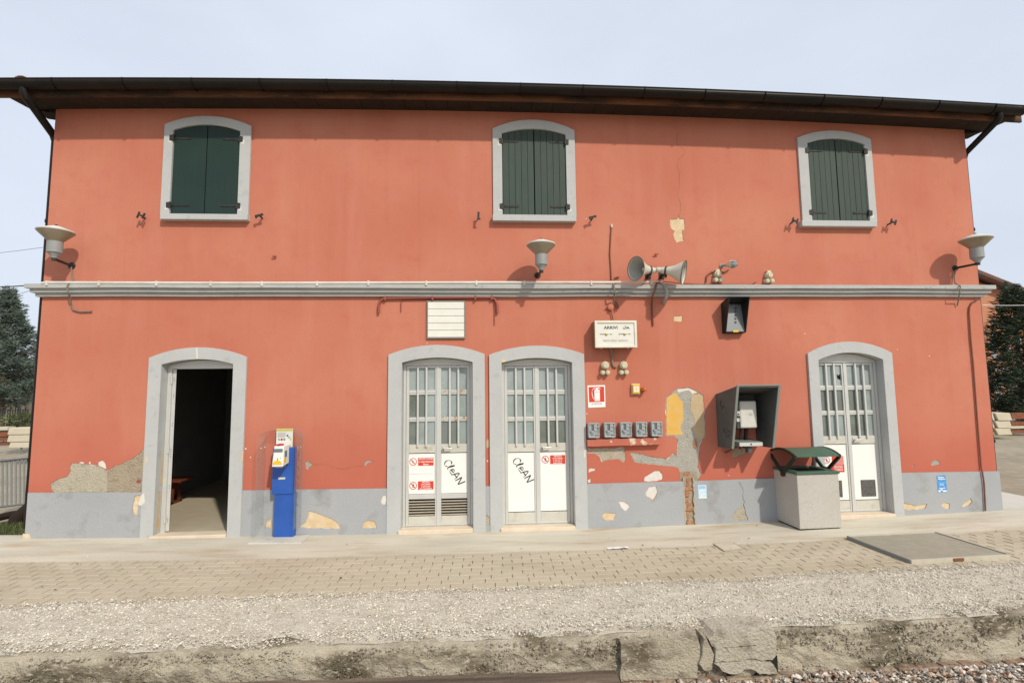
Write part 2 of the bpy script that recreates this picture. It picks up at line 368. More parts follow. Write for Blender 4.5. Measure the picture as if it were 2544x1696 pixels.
def inset(poly, lo, hi):
    m = len(poly); out = []; sd = random.uniform(0, 50)
    ar = sum(poly[i][0] * poly[(i + 1) % m][1] - poly[(i + 1) % m][0] * poly[i][1] for i in range(m)); sg = 1 if ar > 0 else -1
    for i in range(m):
        a, b = poly[i - 2], poly[(i + 2) % m]; dx, dz = b[0] - a[0], b[1] - a[1]; l = math.hypot(dx, dz) or 1
        t = -.05 + 1.7 * noise.noise((poly[i][0] * 7, poly[i][1] * 7, sd)); e = lo + (hi - lo) * max(0, min(1, t))
        out.append((poly[i][0] - dz / l * e * sg, poly[i][1] + dx / l * e * sg))
    return out
def grow(poly, e):
    cx = sum(p[0] for p in poly) / len(poly); cz = sum(p[1] for p in poly) / len(poly)
    out = []
    for x, z in poly:
        d = math.hypot(x - cx, z - cz) or 1; out.append((x + (x - cx) / d * e, z + (z - cz) / d * e))
    return out
def text(body, x, z, size, y, m, parent, name='lettering', align='CENTER', sx=1.0, bold=0.0, rot=0.0, depth=.0008):
    cu = bpy.data.curves.new(name, 'FONT'); cu.body = body; cu.size = size; cu.align_x = align; cu.align_y = 'CENTER'
    cu.extrude = depth; cu.offset = bold; cu.resolution_u = 3
    t = bpy.data.objects.new(name, cu); C.objects.link(t); bpy.context.view_layer.update()
    me = bpy.data.meshes.new_from_object(t); bpy.data.objects.remove(t)
    M = Matrix.Translation((x, y, z)) @ Matrix.Rotation(rot, 4, 'Y') @ Matrix.Rotation(math.pi / 2, 4, 'X') @ Matrix.Diagonal((sx, 1, 1, 1))
    me.transform(M); off = OFF.get(parent, Vector((0, 0, 0))); me.transform(Matrix.Translation(-off)); me.name = name
    me.materials.clear(); me.materials.append(MATS[m]); o = bpy.data.objects.new(name, me); C.objects.link(o); o.parent = parent; OFF[o] = off
    return o
def strokes(lines, w, y, m, parent, name='graffiti', dim=False):       # flat pen strokes on a wall or door
    mb = MB()
    for ln in lines:
        pts = []
        for i in range(len(ln) - 1):      # smooth the polyline
            p0 = Vector(ln[max(i - 1, 0)]); p1 = Vector(ln[i]); p2 = Vector(ln[i + 1]); p3 = Vector(ln[min(i + 2, len(ln) - 1)])
            for k in range(5):
                t = k / 5; pts.append(.5 * ((2 * p1) + (-p0 + p2) * t + (2 * p0 - 5 * p1 + 4 * p2 - p3) * t * t + (-p0 + 3 * p1 - 3 * p2 + p3) * t ** 3))
        pts.append(Vector(ln[-1])); vs = []; fs = []
        for i, p in enumerate(pts):
            d = (pts[min(i + 1, len(pts) - 1)] - pts[max(i - 1, 0)]); d = d.normalized() if d.length > 1e-6 else Vector((1, 0))
            nrm = Vector((-d.y, d.x)); ww = w * (.75 + .35 * math.sin(i * .45))
            vs += [(p.x + nrm.x * ww / 2, y, p.y + nrm.y * ww / 2), (p.x - nrm.x * ww / 2, y, p.y - nrm.y * ww / 2)]
        for i in range(len(pts) - 1): fs.append((2 * i, 2 * i + 1, 2 * i + 3, 2 * i + 2))
        mb.add(vs, fs)
    return mb.build(name, m, parent, fixn=False)
def struct(o): o['kind'] = 'structure'; return o

# ================================================================== THE BUILDING
XL = (W(143.3, 278.9).x + W(82, 990).x) / 2; XR = (W(2395, 330).x + W(2460, 990).x) / 2
ZT = 5.74; DEPTH = 7.0; YD = .12          # wall top, building depth, door plane
bld = thing('station_building', ((XL + XR) / 2, DEPTH / 2, 0), 'two-storey red plastered station building with grey plinth and green shutters', 'building')

def bow(x): t = (x - (XL + XR) / 2) / ((XR - XL) / 2); return .115 * (1 - t * t)      # the old roof is slightly hogged
OV = .36; SO = .60                   # eave and verge overhang
RX0, RX1 = XL - .33, XR + .33; FX0, FX1 = XL - SO, XR + SO - .06
ze = P(R2, 1000, 295, -OV).z - bow(W(940, 238).x)        # underside of the eave edge
ze = (ze + W(30, 241, -OV).z + W(2526, 304, -OV).z) / 3
# ---- openings, measured on the wall
def opening(oL, oR, oA, iL, iR, iA, ob, ib):
    d = dict(xl=(W(*oL).x + W(*ob[0]).x) / 2, xr=(W(*oR).x + W(*ob[1]).x) / 2, zs=(W(*oL).z + W(*oR).z) / 2, za=W(*oA).z,
             il=(W(*iL).x + W(*ib[0]).x) / 2, ir=(W(*iR).x + W(*ib[1]).x) / 2, izs=(W(*iL).z + W(*iR).z) / 2, iza=W(*iA).z)
    return d
doors = [
    opening((370, 889), (613, 887), (491.6, 863), (402, 905), (579.5, 905), (491, 892.3), ((360, 1224), (605.6, 1218)), (Q1(1290, 1400), Q1(1898, 1400))),
    opening((964.7, 881), (1204.5, 880), (1086.7, 857), (995.2, 900.7), (1174.5, 899.2), (1086.7, 888), ((963.6, 1213), Q2(2020, 1030)), (Q2(1335, 1380), Q2(1920, 1370))),
    opening((1214, 880), (1451.7, 881), (1334, 858.8), (1246.6, 900.7), (1420.8, 900.7), (1333, 889), (Q2(2062, 1030), (1455.8, 1201)), (Q3(30, 1370), Q3(628, 1350))),
    opening((2003.5, 878), (2212, 876.7), (2107.8, 849), (2031.4, 894.7), (2188, 892.6), (2110.8, 875.8), ((2018, 1110), (2235, 1174)), ((2042, 1110), Q4(1252, 1250)))]
for d, py in zip(doors, (Q1(1500, 1400)[1], Q2(1600, 1372)[1], Q3(300, 1352)[1], Q4(1000, 1250)[1])):
    d['zb'] = W(1272 + (d['il'] + d['ir']) / 2 * 170, py, -.02).z
    # the pixel row was read at the door itself
for d, q, u, v in zip(doors, (Q1, Q2, Q3, Q4), (1590, 1610, 320, 1040), (1425, 1378, 1360, 1255)): d['zb'] = P(q, u, v, -.02).z
wins = []
for oL, oR, oA, iL, iR, iA, ob, ib, sl, sr, sb in [
    ((413.7, 313.4), (626.6, 313.4), (520, 290.9), (433.8, 326.9), (599.6, 326.9), (516, 311.9), ((398.7, 536.7), (619, 532)), ((422.7, 533.7), (591, 533.7)), R1(1325, 1290), R1(2050, 1290), R1(1700, 1318)),
    ((1223, 324), (1426.5, 324), (1327, 299.9), (1246.6, 333.5), (1404.3, 337), (1325.4, 322.4), ((1226, 536), (1431, 540)), ((1248.6, 535.2), (1408.5, 536.7)), (1224, 540), (1432, 541), R3(300, 1330)),
    ((1977.4, 343.4), (2159.4, 349.4), (2067.3, 326.9), (2001.4, 356.9), (2142.9, 361.4), (2072.4, 346.4), ((1992, 550), (2177, 556)), ((2016.4, 548.7), (2158.8, 551.7)), R4(497, 1350), R4(1120, 1362), R4(810, 1375))]:
    d = opening(oL, oR, oA, iL, iR, iA, ob, ib)
    d['zb'] = (W(*ib[0]).z + W(*ib[1]).z) / 2; d['sl'] = W(*sl, -.09).x; d['sr'] = W(*sr, -.09).x; d['sb'] = W(*sb, -.09).z
    wins.append(d)

def inner_loop(d, zb, e=0.0):
    return [(d['il'] - e, zb)] + arch(d['il'] - e, d['ir'] + e, d['izs'] + e * .6, d['iza'] + e) + [(d['ir'] + e, zb)]
open_holes = [inner_loop(d, -.28, .02) for d in doors] + [inner_loop(d, d['zb'] - .02, .02) for d in wins]

# ---- plaster losses (measured outlines) : holes through the red skin with another layer behind
patches = []      # (outline, material)
def loss(q, pts, m, amp=.008): patches.append((rough(XZ(q, pts), amp), m))
big_left = [(415, 1010), (440, 985), (520, 950), (550, 945), (580, 900), (575, 860), (600, 830), (660, 835), (760, 845), (840, 850), (880, 890), (910, 880), (960, 850), (1010, 840), (1060, 810), (1100, 795), (1140, 765), (1185, 715), (1222, 700), (1222, 1090), (880, 1090), (450, 1090), (420, 1040)]
column = [(1380, 290), (1440, 250), (1480, 215), (1570, 207), (1640, 240), (1695, 270), (1705, 450), (1712, 600), (1690, 640), (1660, 690), (1655, 780), (1650, 870), (1680, 920), (1650, 970), (1640, 1060), (1535, 1060), (1500, 910), (1480, 870), (1440, 860), (1390, 860), (1220, 840), (1115, 825), (1110, 790), (1080, 755), (1100, 740), (1170, 755), (1270, 780), (1390, 800), (1440, 750), (1470, 770), (1480, 650), (1460, 610), (1385, 610), (1380, 450)]
loss(Q1, big_left, 'mortar'); loss(Q3, column, 'mortar_grey')
loss(Q3, [(725, 750), (725, 715), (1040, 705), (1045, 760), (1050, 810), (1030, 830), (985, 800), (900, 805), (850, 825), (835, 780), (790, 755)], 'mortar')
loss(Q3, [(740, 890), (760, 875), (800, 880), (795, 895), (760, 905), (745, 915)], 'bare_plaster', .004)
loss(Q3, [(1200, 985), (1205, 950), (1240, 930), (1290, 900), (1330, 895), (1355, 930), (1355, 968), (1300, 983)], 'bare_plaster', .005)
loss(Q3, [(735, 970), (760, 960), (760, 995), (740, 998)], 'bare_plaster', .003)
loss(R7, [(1417, 82), (1480, 80), (1485, 40), (1492, 75), (1535, 82), (1540, 165), (1520, 175), (1530, 265), (1500, 262), (1470, 275), (1455, 240), (1445, 215), (1455, 180), (1420, 155)], 'old_cream', .006)
loss(R7, [(1447, 885), (1520, 880), (1520, 925), (1500, 930), (1447, 925)], 'old_cream', .004)
loss(Q4, [(1565, 855), (1575, 820), (1605, 805), (1640, 820), (1640, 845), (1600, 850)], 'mortar_grey', .003)
loss(Q4, [(1405, 860), (1415, 845), (1430, 855), (1420, 862)], 'mortar_grey', .002)
loss(Q2, [(530, 830), (545, 812), (570, 830), (592, 850), (560, 865), (550, 890), (535, 880)], 'mortar_grey', .004)
loss(Q2, [(1015, 850), (1025, 820), (1050, 808), (1095, 820), (1050, 830), (1025, 860)], 'mortar_grey', .003)
loss(Q3, [(1930, 760), (1960, 715), (2085, 715), (2050, 750), (1985, 780), (1940, 790)], 'mortar_brown', .004)
skin = MB().plate([(XL, -.3), (XR, -.3)] + [(XR + (XL - XR) * k / 24, ze + .055 + bow(XR + (XL - XR) * k / 24)) for k in range(25)], open_holes + [p for p, m in patches], 0, .009)
skin.build('plaster_skin', 'red_plaster', bld)
MB().plate([(XL + .004, -.35), (XR - .004, -.35), (XR - .004, ze + .03), (XL + .004, ze + .03)], [[(doors[0]['il'] - .3, -.28), (doors[0]['il'] - .3, doors[0]['izs'])] + open_holes[0][1:]] + open_holes[1:], .013, .34).build('wall', 'mortar_grey', bld)
for p, m in patches:
    MB().plate(grow(p, .012), [], .0095, .0125).build('plaster_patch', 'bare_plaster' if m != 'bare_plaster' else 'old_cream', bld)
    MB().plate(inset(p, .0, .022 if len(p) > 60 else .009), [], .0062, .0094).build('plaster_patch', m, bld)
# layers inside the losses
def layer(q, pts, m, y0=.004, y1=.0093, amp=.006, name='plaster_patch'): return MB().plate(rough(XZ(q, pts), amp), [], y0, y1).build(name, m, bld)
layer(Q1, [(886, 900), (912, 888), (962, 858), (1012, 848), (1062, 818), (1102, 803), (1142, 773), (1187, 723), (1216, 712), (1216, 1068), (886, 1068)], 'mortar_brown', .003)
layer(Q3, [(1388, 298), (1440, 262), (1472, 256), (1492, 305), (1522, 330), (1530, 420), (1528, 480), (1500, 535), (1525, 600), (1390, 602), (1386, 450)], 'old_yellow')
layer(Q3, [(1595, 262), (1640, 252), (1690, 282), (1698, 450), (1704, 596), (1685, 632), (1655, 640), (1605, 560), (1625, 480), (1590, 380)], 'old_tan')
layer(Q3, [(1475, 222), (1570, 212), (1640, 246), (1655, 262), (1600, 258), (1575, 232), (1520, 240), (1485, 250)], 'bare_plaster')
layer(Q1, [(815, 850), (820, 825), (850, 815), (872, 835), (880, 880), (850, 868)], 'bare_plaster', -.0012, .006, .004)
layer(Q1, [(655, 832), (672, 822), (700, 828), (690, 838)], 'bare_plaster', -.0012, .006, .002)
layer(Q1, [(735, 838), (742, 820), (752, 828), (748, 842)], 'bare_plaster', -.0012, .006, .002)
layer(Q1, [(1125, 990), (1140, 970), (1165, 975), (1165, 995), (1140, 1000)], 'red_pipe', .001, .006, .003)
layer(Q3, [(1605, 650), (1630, 630), (1640, 690), (1625, 720), (1610, 700)], 'brick', .001, .0093, .004)
for q, u, v, r in [(R6, 1405, 1108, 5), (R8, 520, 1030, 5), (R8, 1285, 1160, 4), (R8, 1550, 1212, 5), (Q3, 728, 424, 6), (Q2, 35, 715, 9), (Q1, 2020, 1085, 8), (Q3, 1905, 935, 5), (R7, 720, 78, 5), (Q2, 75, 785, 6)]:
    layer(q, [(u - r, v), (u, v - r), (u + r, v), (u, v + r)], 'bare_plaster', -.001, .006, .001)
layer(R5, [(1930, 370), (1950, 330), (1985, 240), (1992, 260), (1978, 320), (1990, 345), (1960, 380)], 'red_plaster', -.0008, .006, .003)
# hairline crack down the upper wall
crk = [(1480, 600), (1475, 690), (1535, 740), (1520, 790), (1485, 830), (1480, 880), (1495, 950), (1490, 1060), (1480, 1120), (1500, 1180), (1502, 1250), (1490, 1290)]
strokes([XZ(R3, crk)], .0035, -.0012, 'cable_brown', bld, 'crack')
strokes([XZ(Q2, [(592, 848), (660, 845), (720, 850), (790, 875), (850, 880), (930, 862), (1010, 855)])], .003, -.0012, 'cable_brown', bld, 'crack')
strokes([XZ(Q3, [(1980, 985), (1995, 1010), (2015, 1060), (2012, 1110), (2030, 1160)])], .006, -.0275, 'cable_grey', bld, 'crack')
# other walls, room behind the open door
yb = DEPTH
MB().box(XL, XL + .3, .345, yb, -.3, ZT + .6).build('side_wall', 'red_plaster', bld)
MB().box(XR - .3, XR, .345, yb, -.3, ZT + .6).build('side_wall', 'red_plaster', bld)
MB().box(XL + .302, XR - .302, yb - .3, yb, -.3, ZT + .6).build('back_wall', 'red_plaster', bld)
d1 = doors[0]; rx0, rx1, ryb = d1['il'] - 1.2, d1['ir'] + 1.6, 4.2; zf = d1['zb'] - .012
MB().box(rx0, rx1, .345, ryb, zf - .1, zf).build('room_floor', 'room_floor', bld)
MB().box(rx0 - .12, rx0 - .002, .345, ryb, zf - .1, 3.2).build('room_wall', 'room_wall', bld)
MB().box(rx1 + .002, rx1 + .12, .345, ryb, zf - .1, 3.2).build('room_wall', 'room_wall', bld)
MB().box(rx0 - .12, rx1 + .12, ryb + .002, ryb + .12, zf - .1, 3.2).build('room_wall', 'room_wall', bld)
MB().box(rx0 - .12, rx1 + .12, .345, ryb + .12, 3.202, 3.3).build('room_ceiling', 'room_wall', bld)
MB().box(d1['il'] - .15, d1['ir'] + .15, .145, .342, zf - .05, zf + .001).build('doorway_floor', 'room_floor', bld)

# ---- plinth with its losses
ptop = [W(*p, -.025) for p in [(69, 1223.8), (359.7, 1223.5), (606, 1218), (962, 1213), (1456, 1202), (1698.7, 1195.3), (1922, 1187.8), (2235, 1174.3), (2437.6, 1171), (2483, 1170.5)]]
chase = rough(XZ(Q3, [(1536, 978), (1630, 978), (1622, 1100), (1614, 1200), (1622, 1290), (1638, 1330), (1600, 1342), (1542, 1345), (1538, 1200)], -.025), .004)
pl_losses = []
for q, pts, m in [
    (Q2, [(470, 1370), (540, 1310), (555, 1225), (640, 1250), (720, 1280), (790, 1320), (825, 1370), (800, 1380)], 'old_cream'),
    (Q2, [(1000, 1375), (1010, 1330), (1050, 1305), (1100, 1315), (1125, 1370)], 'old_cream'),
    (Q2, [(1155, 1150), (1170, 1105), (1198, 1098), (1202, 1130), (1195, 1185), (1160, 1180)], 'bare_plaster'),
    (Q2, [(195, 1370), (210, 1310), (245, 1290), (245, 1370)], 'old_cream'),
    (Q2, [(1985, 1050), (2010, 1040), (2035, 1060), (2030, 1110), (2010, 1145), (1990, 1120)], 'bare_plaster'),
    (Q2, [(1955, 1310), (1980, 1270), (2030, 1260), (2060, 1290), (2140, 1300), (2140, 1360), (2000, 1345)], 'mortar'),
    (Q3, [(1210, 1085), (1240, 1030), (1300, 1020), (1315, 1060), (1300, 1110), (1275, 1150), (1225, 1110)], 'bare_plaster'),
    (Q3, [(990, 1150), (1040, 1150), (1090, 1190), (1050, 1235), (1010, 1200)], 'bare_plaster'),
    (Q3, [(850, 1270), (880, 1240), (970, 1250), (950, 1310), (880, 1310)], 'old_cream'),
    (Q3, [(1925, 1290), (1960, 1230), (2000, 1210), (2025, 1160), (2045, 1240), (2065, 1305), (1960, 1308)], 'mortar'),
    (Q4, [(1270, 1180), (1280, 1115), (1350, 1165), (1440, 1185), (1530, 1170), (1520, 1210), (1400, 1225), (1290, 1210)], 'old_cream'),
    (Q4, [(1650, 1180), (1680, 1158), (1720, 1170), (1715, 1215), (1670, 1205)], 'old_cream'),
    (Q4, [(1820, 1190), (1850, 1160), (1890, 1125), (1910, 1150), (1880, 1185), (1830, 1200)], 'old_cream'),
    (Q1, [(1095, 1200), (1115, 1105), (1170, 1098), (1170, 1170), (1145, 1190), (1140, 1260), (1110, 1260)], 'old_cream')]:
    pl_losses.append((rough(XZ(q, pts, -.025), .005), m))
PXL, PXR = ptop[0].x, ptop[-1].x
def plinth_piece(x0, x1):
    top = [(p.x, p.z) for p in ptop if x0 + .02 < p.x < x1 - .02]
    def zt(x):
        for a, b in zip(ptop, ptop[1:]):
            if a.x <= x <= b.x: return a.z + (b.z - a.z) * (x - a.x) / (b.x - a.x)
        return ptop[0].z if x < ptop[0].x else ptop[-1].z
    ol = [(x0, -.3), (x1, -.3), (x1, zt(x1))] + [t for t in reversed(top)] + [(x0, zt(x0))]
    hs = [h for h, m in pl_losses if x0 < sum(p[0] for p in h) / len(h) < x1]
    MB().plate(ol, hs, -.025, -.001).build('plinth', 'plinth_paint', bld, bevel=0)
chx0, chx1 = P(Q3, 1538, 1150, -.025).x, P(Q3, 1618, 1150, -.025).x
cuts = [PXL, doors[0]['xl'] + .02, doors[0]['xr'] - .02, doors[1]['xl'] + .02, doors[1]['xr'] - .02, doors[2]['xl'] + .02, doors[2]['xr'] - .02, chx0, chx1, doors[3]['xl'] + .02, doors[3]['xr'] - .02, PXR]
for a, b in zip(cuts[::2], cuts[1::2]): plinth_piece(a, b)
for h, m in pl_losses:
    MB().plate(grow(h, .01), [], -.012, -.0011).build('plaster_patch', 'bare_plaster' if m != 'bare_plaster' else 'old_cream', bld)
    MB().plate(inset(h, .0, .016), [], -.017, -.0121).build('plaster_patch', m, bld)
MB().box(PXL, XL - .001, -.001, DEPTH + .025, -.3, ptop[0].z).build('plinth', 'plinth_paint', bld)
MB().box(XR + .001, PXR, -.001, DEPTH + .025, -.3, ptop[-1].z).build('plinth', 'plinth_paint', bld)
layer(Q1, [(207, 1412), (262, 1418), (270, 1448), (207, 1452)], 'old_cream', -.0275, -.02)
# exposed bricks in the chase
cx0, cx1 = min(p[0] for p in chase), max(p[0] for p in chase); cz0, cz1 = min(p[1] for p in chase), P(Q3, 1580, 905).z
MB().box(cx0 - .03, cx1 + .03, -.0012, .0088, cz0 - .05, cz1).build('plaster_patch', 'mortar_brown', bld)
for sx_, e_ in ((chx0, 1), (chx1, -1)):      # ragged mortar lips on both sides of the chase
    pol = [(sx_ - e_ * .012, cz0 - .1)] + [(sx_ + e_ * random.uniform(-.004, .022), cz0 - .1 + k_ * .035) for k_ in range(int((cz1 - cz0) / .035) + 2)]; pol.append((sx_ - e_ * .012, pol[-1][1]))
    MB().plate(pol, [], -.0262, -.002).build('plaster_patch', 'mortar', bld)
z = cz0 - .03
while z < cz1 - .02:
    h = random.uniform(.045, .066); w0 = chx0 + random.uniform(.0, .05) * (random.random() < .5); w1 = chx1 - random.uniform(.0, .09) * (random.random() < .6)
    k = random.uniform(-.008, .007); j = lambda: random.uniform(-.009, .009)
    MB().hexa([(w0 + j(), -.010 + k + j(), z + j()), (w1 + j(), -.010 + k + j(), z + j()), (w1, .008, z), (w0, .008, z),
               (w0 + j(), -.010 + k + j(), z + h + j()), (w1 + j(), -.010 + k + j(), z + h + j()), (w1, .008, z + h), (w0, .008, z + h)]).build('brick', 'brick', bld, bevel=.009)
    z += h + random.uniform(.008, .02)

# ---- string course (three fasciae), gently uneven
def course(z0, z1, proj, nm='string_course'):
    L, Rr = XL - proj, XR + proj; n = 60; mb = MB(); vs = []
    for i in range(n + 1):
        x = L + (Rr - L) * i / n; w = .008 * noise.noise((x * .9, z0, 3)); w2 = .008 * noise.noise((x * .9 + 7, z1, 5))
        vs += [(x, -proj, z0 + w), (x, -proj, z1 + w2), (x, -.001, z1 + w2 + .012), (x, -.001, z0 + w)]
    fs = []
    for i in range(n):
        a, b = 4 * i, 4 * i + 4
        fs += [(a, b, b + 1, a + 1), (a + 1, b + 1, b + 2, a + 2), (a + 3, a, b, b + 3)] if False else [(a, b, b + 1, a + 1), (a + 1, b + 1, b + 2, a + 2), (a, a + 3, b + 3, b)]
    fs += [(0, 1, 2, 3), (4 * n, 4 * n + 3, 4 * n + 2, 4 * n + 1)]
    mb.add(vs, fs)
    return mb.build(nm, 'cornice_paint', bld)
zt = P(R7, 300, 622, -.13).z; zb = P(R7, 300, 720, -.05).z; h = (zt - zb)
course(zb, zb + h * .31, .05); course(zb + h * .32, zb + h * .65, .09); course(zb + h * .66, zt, .13)
for s, x0 in ((-1, XL), (1, XR)):
    for a, b, p in ((0, .31, .05), (.32, .65, .09), (.66, 1, .13)):
        MB().box(min(x0, x0 + s * p), max(x0, x0 + s * p), 0, DEPTH, zb + h * a, zb + h * b).build('string_course', 'cornice_paint', bld)
ZSC = zt

# ---- door surrounds, thresholds
for d in doors:
    ol = [(d['xl'], -.3)] + arch(d['xl'], d['xr'], d['zs'], d['za']) + [(d['xr'], -.3)]
    il = [(d['ir'], -.3)] + list(reversed(arch(d['il'], d['ir'], d['izs'], d['iza']))) + [(d['il'], -.3)]
    MB().plate(ol + il, [], -.034, .16).build('door_surround', 'surround_paint', bld, bevel=.006)
    MB().box(d['il'] - .03, d['ir'] - .004, -.06, .14, d['zb'] - .12, d['zb']).build('threshold', 'threshold', bld, bevel=.008)
# chipped spots on the surrounds
def chip(q, pts, m='old_cream', y=-.0355): MB().plate(rough(XZ(q, pts, -.034), .003), [], y, -.03).build('plaster_patch', m, bld)
chip(R6, [(2022, 1262), (2030, 1240), (2055, 1245), (2060, 1258), (2030, 1268)]); chip(Q1, [(1205, 790), (1222, 770), (1228, 820), (1210, 838)])
chip(Q1, [(1170, 1100), (1195, 1080), (1200, 1160), (1160, 1190), (1140, 1175)], 'bare_plaster'); chip(Q1, [(2000, 820), (2010, 720), (2018, 740), (2012, 820)])
chip(R5, [(1624, 1150), (1634, 1150), (1640, 1235), (1628, 1235)], 'bare_plaster'); chip(Q3, [(700, 780), (710, 700), (716, 720), (712, 790)], 'bare_plaster')
MB().plate(rough([(-.0, 0)], 0) if False else rough(XZ(Q1, [(1292, 1400), (1300, 1180), (1322, 1080), (1330, 1150), (1318, 1400)], .03), .003), [], .02, .04)
xj = d1['il']
for z0_, z1_, y0_, y1_ in ((.05, .55, .02, .10), (.62, 1.05, .05, .11)):
    MB().plate(rough([(y0_, z0_ + d1['zb']), (y1_, z0_ + d1['zb']), (y1_ - .02, z1_ + d1['zb']), (y0_ + .02, z1_ + d1['zb'])], .008), [], 0, .002)
    mb = MB(); pol = rough([(y0_, z0_ + d1['zb']), (y1_, z0_ + d1['zb']), (y1_ - .02, z1_ + d1['zb']), (y0_ + .02, z1_ + d1['zb'])], .008)
    tmp = MB().plate(pol, [], 0, .002); mb.add([(xj + .0005 + v[1], v[0], v[2]) for v in tmp.v], tmp.f); mb.build('plaster_patch', 'old_tan', bld)
# narrow red strip between the two middle doors keeps two chips
layer(Q2, [(2028, 655), (2040, 632), (2052, 650), (2050, 700), (2030, 710)], 'old_tan', -.003, .0, .004)
layer(Q2, [(2030, 815), (2038, 805), (2045, 815), (2038, 825)], 'bare_plaster', -.003, .0, .002)

# ---- upper windows: surround, sill, shutters
def window(d, flat=False):
    ol = [(d['xl'], d['zb'] - .012)] + arch(d['xl'], d['xr'], d['zs'], d['za']) + [(d['xr'], d['zb'] - .012)]
    il = [(d['ir'], d['zb'] - .012)] + list(reversed(arch(d['il'], d['ir'], d['izs'], d['iza']))) + [(d['il'], d['zb'] - .012)]
    sur = MB().plate(ol + il, [], -.03, .10).build('window_surround', 'surround_paint', bld, bevel=.006)
    MB().box(d['sl'], d['sr'], -.09, .10, d['sb'], d['zb'] - .015).build('sill', 'surround_paint', sur, bevel=.006)
    xm = (d['il'] + d['ir']) / 2 + (.0 if not flat else 0)
    ar = arch(d['il'] + .006, d['ir'] - .006, d['izs'] - .004, d['iza'] - .006, 40)
    def top(x):
        for a, b in zip(ar, ar[1:]):
            if a[0] <= x <= b[0]: return a[1] + (b[1] - a[1]) * (x - a[0]) / (b[0] - a[0])
        return ar[0][1]
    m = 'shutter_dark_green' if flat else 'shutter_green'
    for s in (-1, 1):
        x0, x1 = (d['il'] + .008, xm - .006) if s < 0 else (xm + .006, d['ir'] - .008)
        bk = [(x0, d['zb'] + .006), (x1, d['zb'] + .006)] + [(x1 + (x0 - x1) * i / 12, top(x1 + (x0 - x1) * i / 12) - .004) for i in range(13)]
        leaf = MB().plate(bk, [], .020, .034).build('shutter', m, bld)
        n = 5; g = .004 if not flat else .0004
        for i in range(n):
            a = x0 + (x1 - x0) * i / n + g / 2; b = x0 + (x1 - x0) * (i + 1) / n - g / 2
            pz = [(a, d['zb'] + .004), (b, d['zb'] + .004)] + [(b + (a - b) * k / 4, top(b + (a - b) * k / 4)) for k in range(5)]
            dy = random.uniform(-.0012, .0012) * (0 if flat else 1)
            MB().plate(pz, [], -.006 + dy, .0195).build('plank', m, leaf, bevel=0 if flat else .002)
        hx = x0 if s < 0 else x1
        for zz in (d['zb'] + .13, d['izs'] - .11):
            hb = MB()
            hb.box(min(hx - s * .23, hx), max(hx - s * .23, hx), -.014, -.0075, zz - .013, zz + .013)
            hb.box(hx - .028 + s * .02, hx + .028 + s * .02, -.04, -.031, zz - .045, zz + .03)
            hb.lathe([(0, .013), (.09, .013)], (hx + s * .004, -.028, zz - .05), (0, 0, 1), 10)
            hb.build('hinge', 'black_iron', leaf)
            if random.random() < .75:
                cxp = hx + s * .045
                MB().plate(rough([(cxp - .02, zz - .07), (cxp + .02, zz - .08), (cxp + .022, zz - .02), (cxp - .015, zz - .015)], .008), [], -.0315, -.028).build('paint_loss', 'bare_plaster', leaf)
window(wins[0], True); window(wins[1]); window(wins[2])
for q, u, v, a in [(R1, 1205, 1310, 0), (R1, 2175, 1310, 1), (R2, 1830, 1310, 2), (R3, 765, 1322, 3), (R4, 400, 1352, 0), (R4, 1205, 1362, 0)]:
    p = P(q, u, v); mb = MB(); mb.beam(p, p + Vector((0, -.10, .01)), .016, .016)
    e = p + Vector((0, -.10, .01))
    tilt = [(.35, 1), (1, .3), (.05, 1), (1, .25)][a]
    t = Vector((tilt[0], 0, tilt[1])).normalized(); o2 = Vector((t.z, 0, -t.x))
    if a in (0,):
        mb.beam(e + o2 * .04 - t * .035, e + o2 * .04 + t * .045, .022, .012, (0, 1, 0)); mb.beam(e - o2 * .03 - t * .05, e - o2 * .03 + t * .04, .022, .012, (0, 1, 0)); mb.beam(e - o2 * .03, e + o2 * .04, .02, .02, (0, 1, 0))
    else:
        mb.beam(e - t * .06, e + t * .05, .03, .014, (0, 1, 0)); mb.beam(e - t * .05, e - t * .05 + o2 * .03, .02, .012, (0, 1, 0))
    mb.build('shutter_catch', 'black_iron', bld)

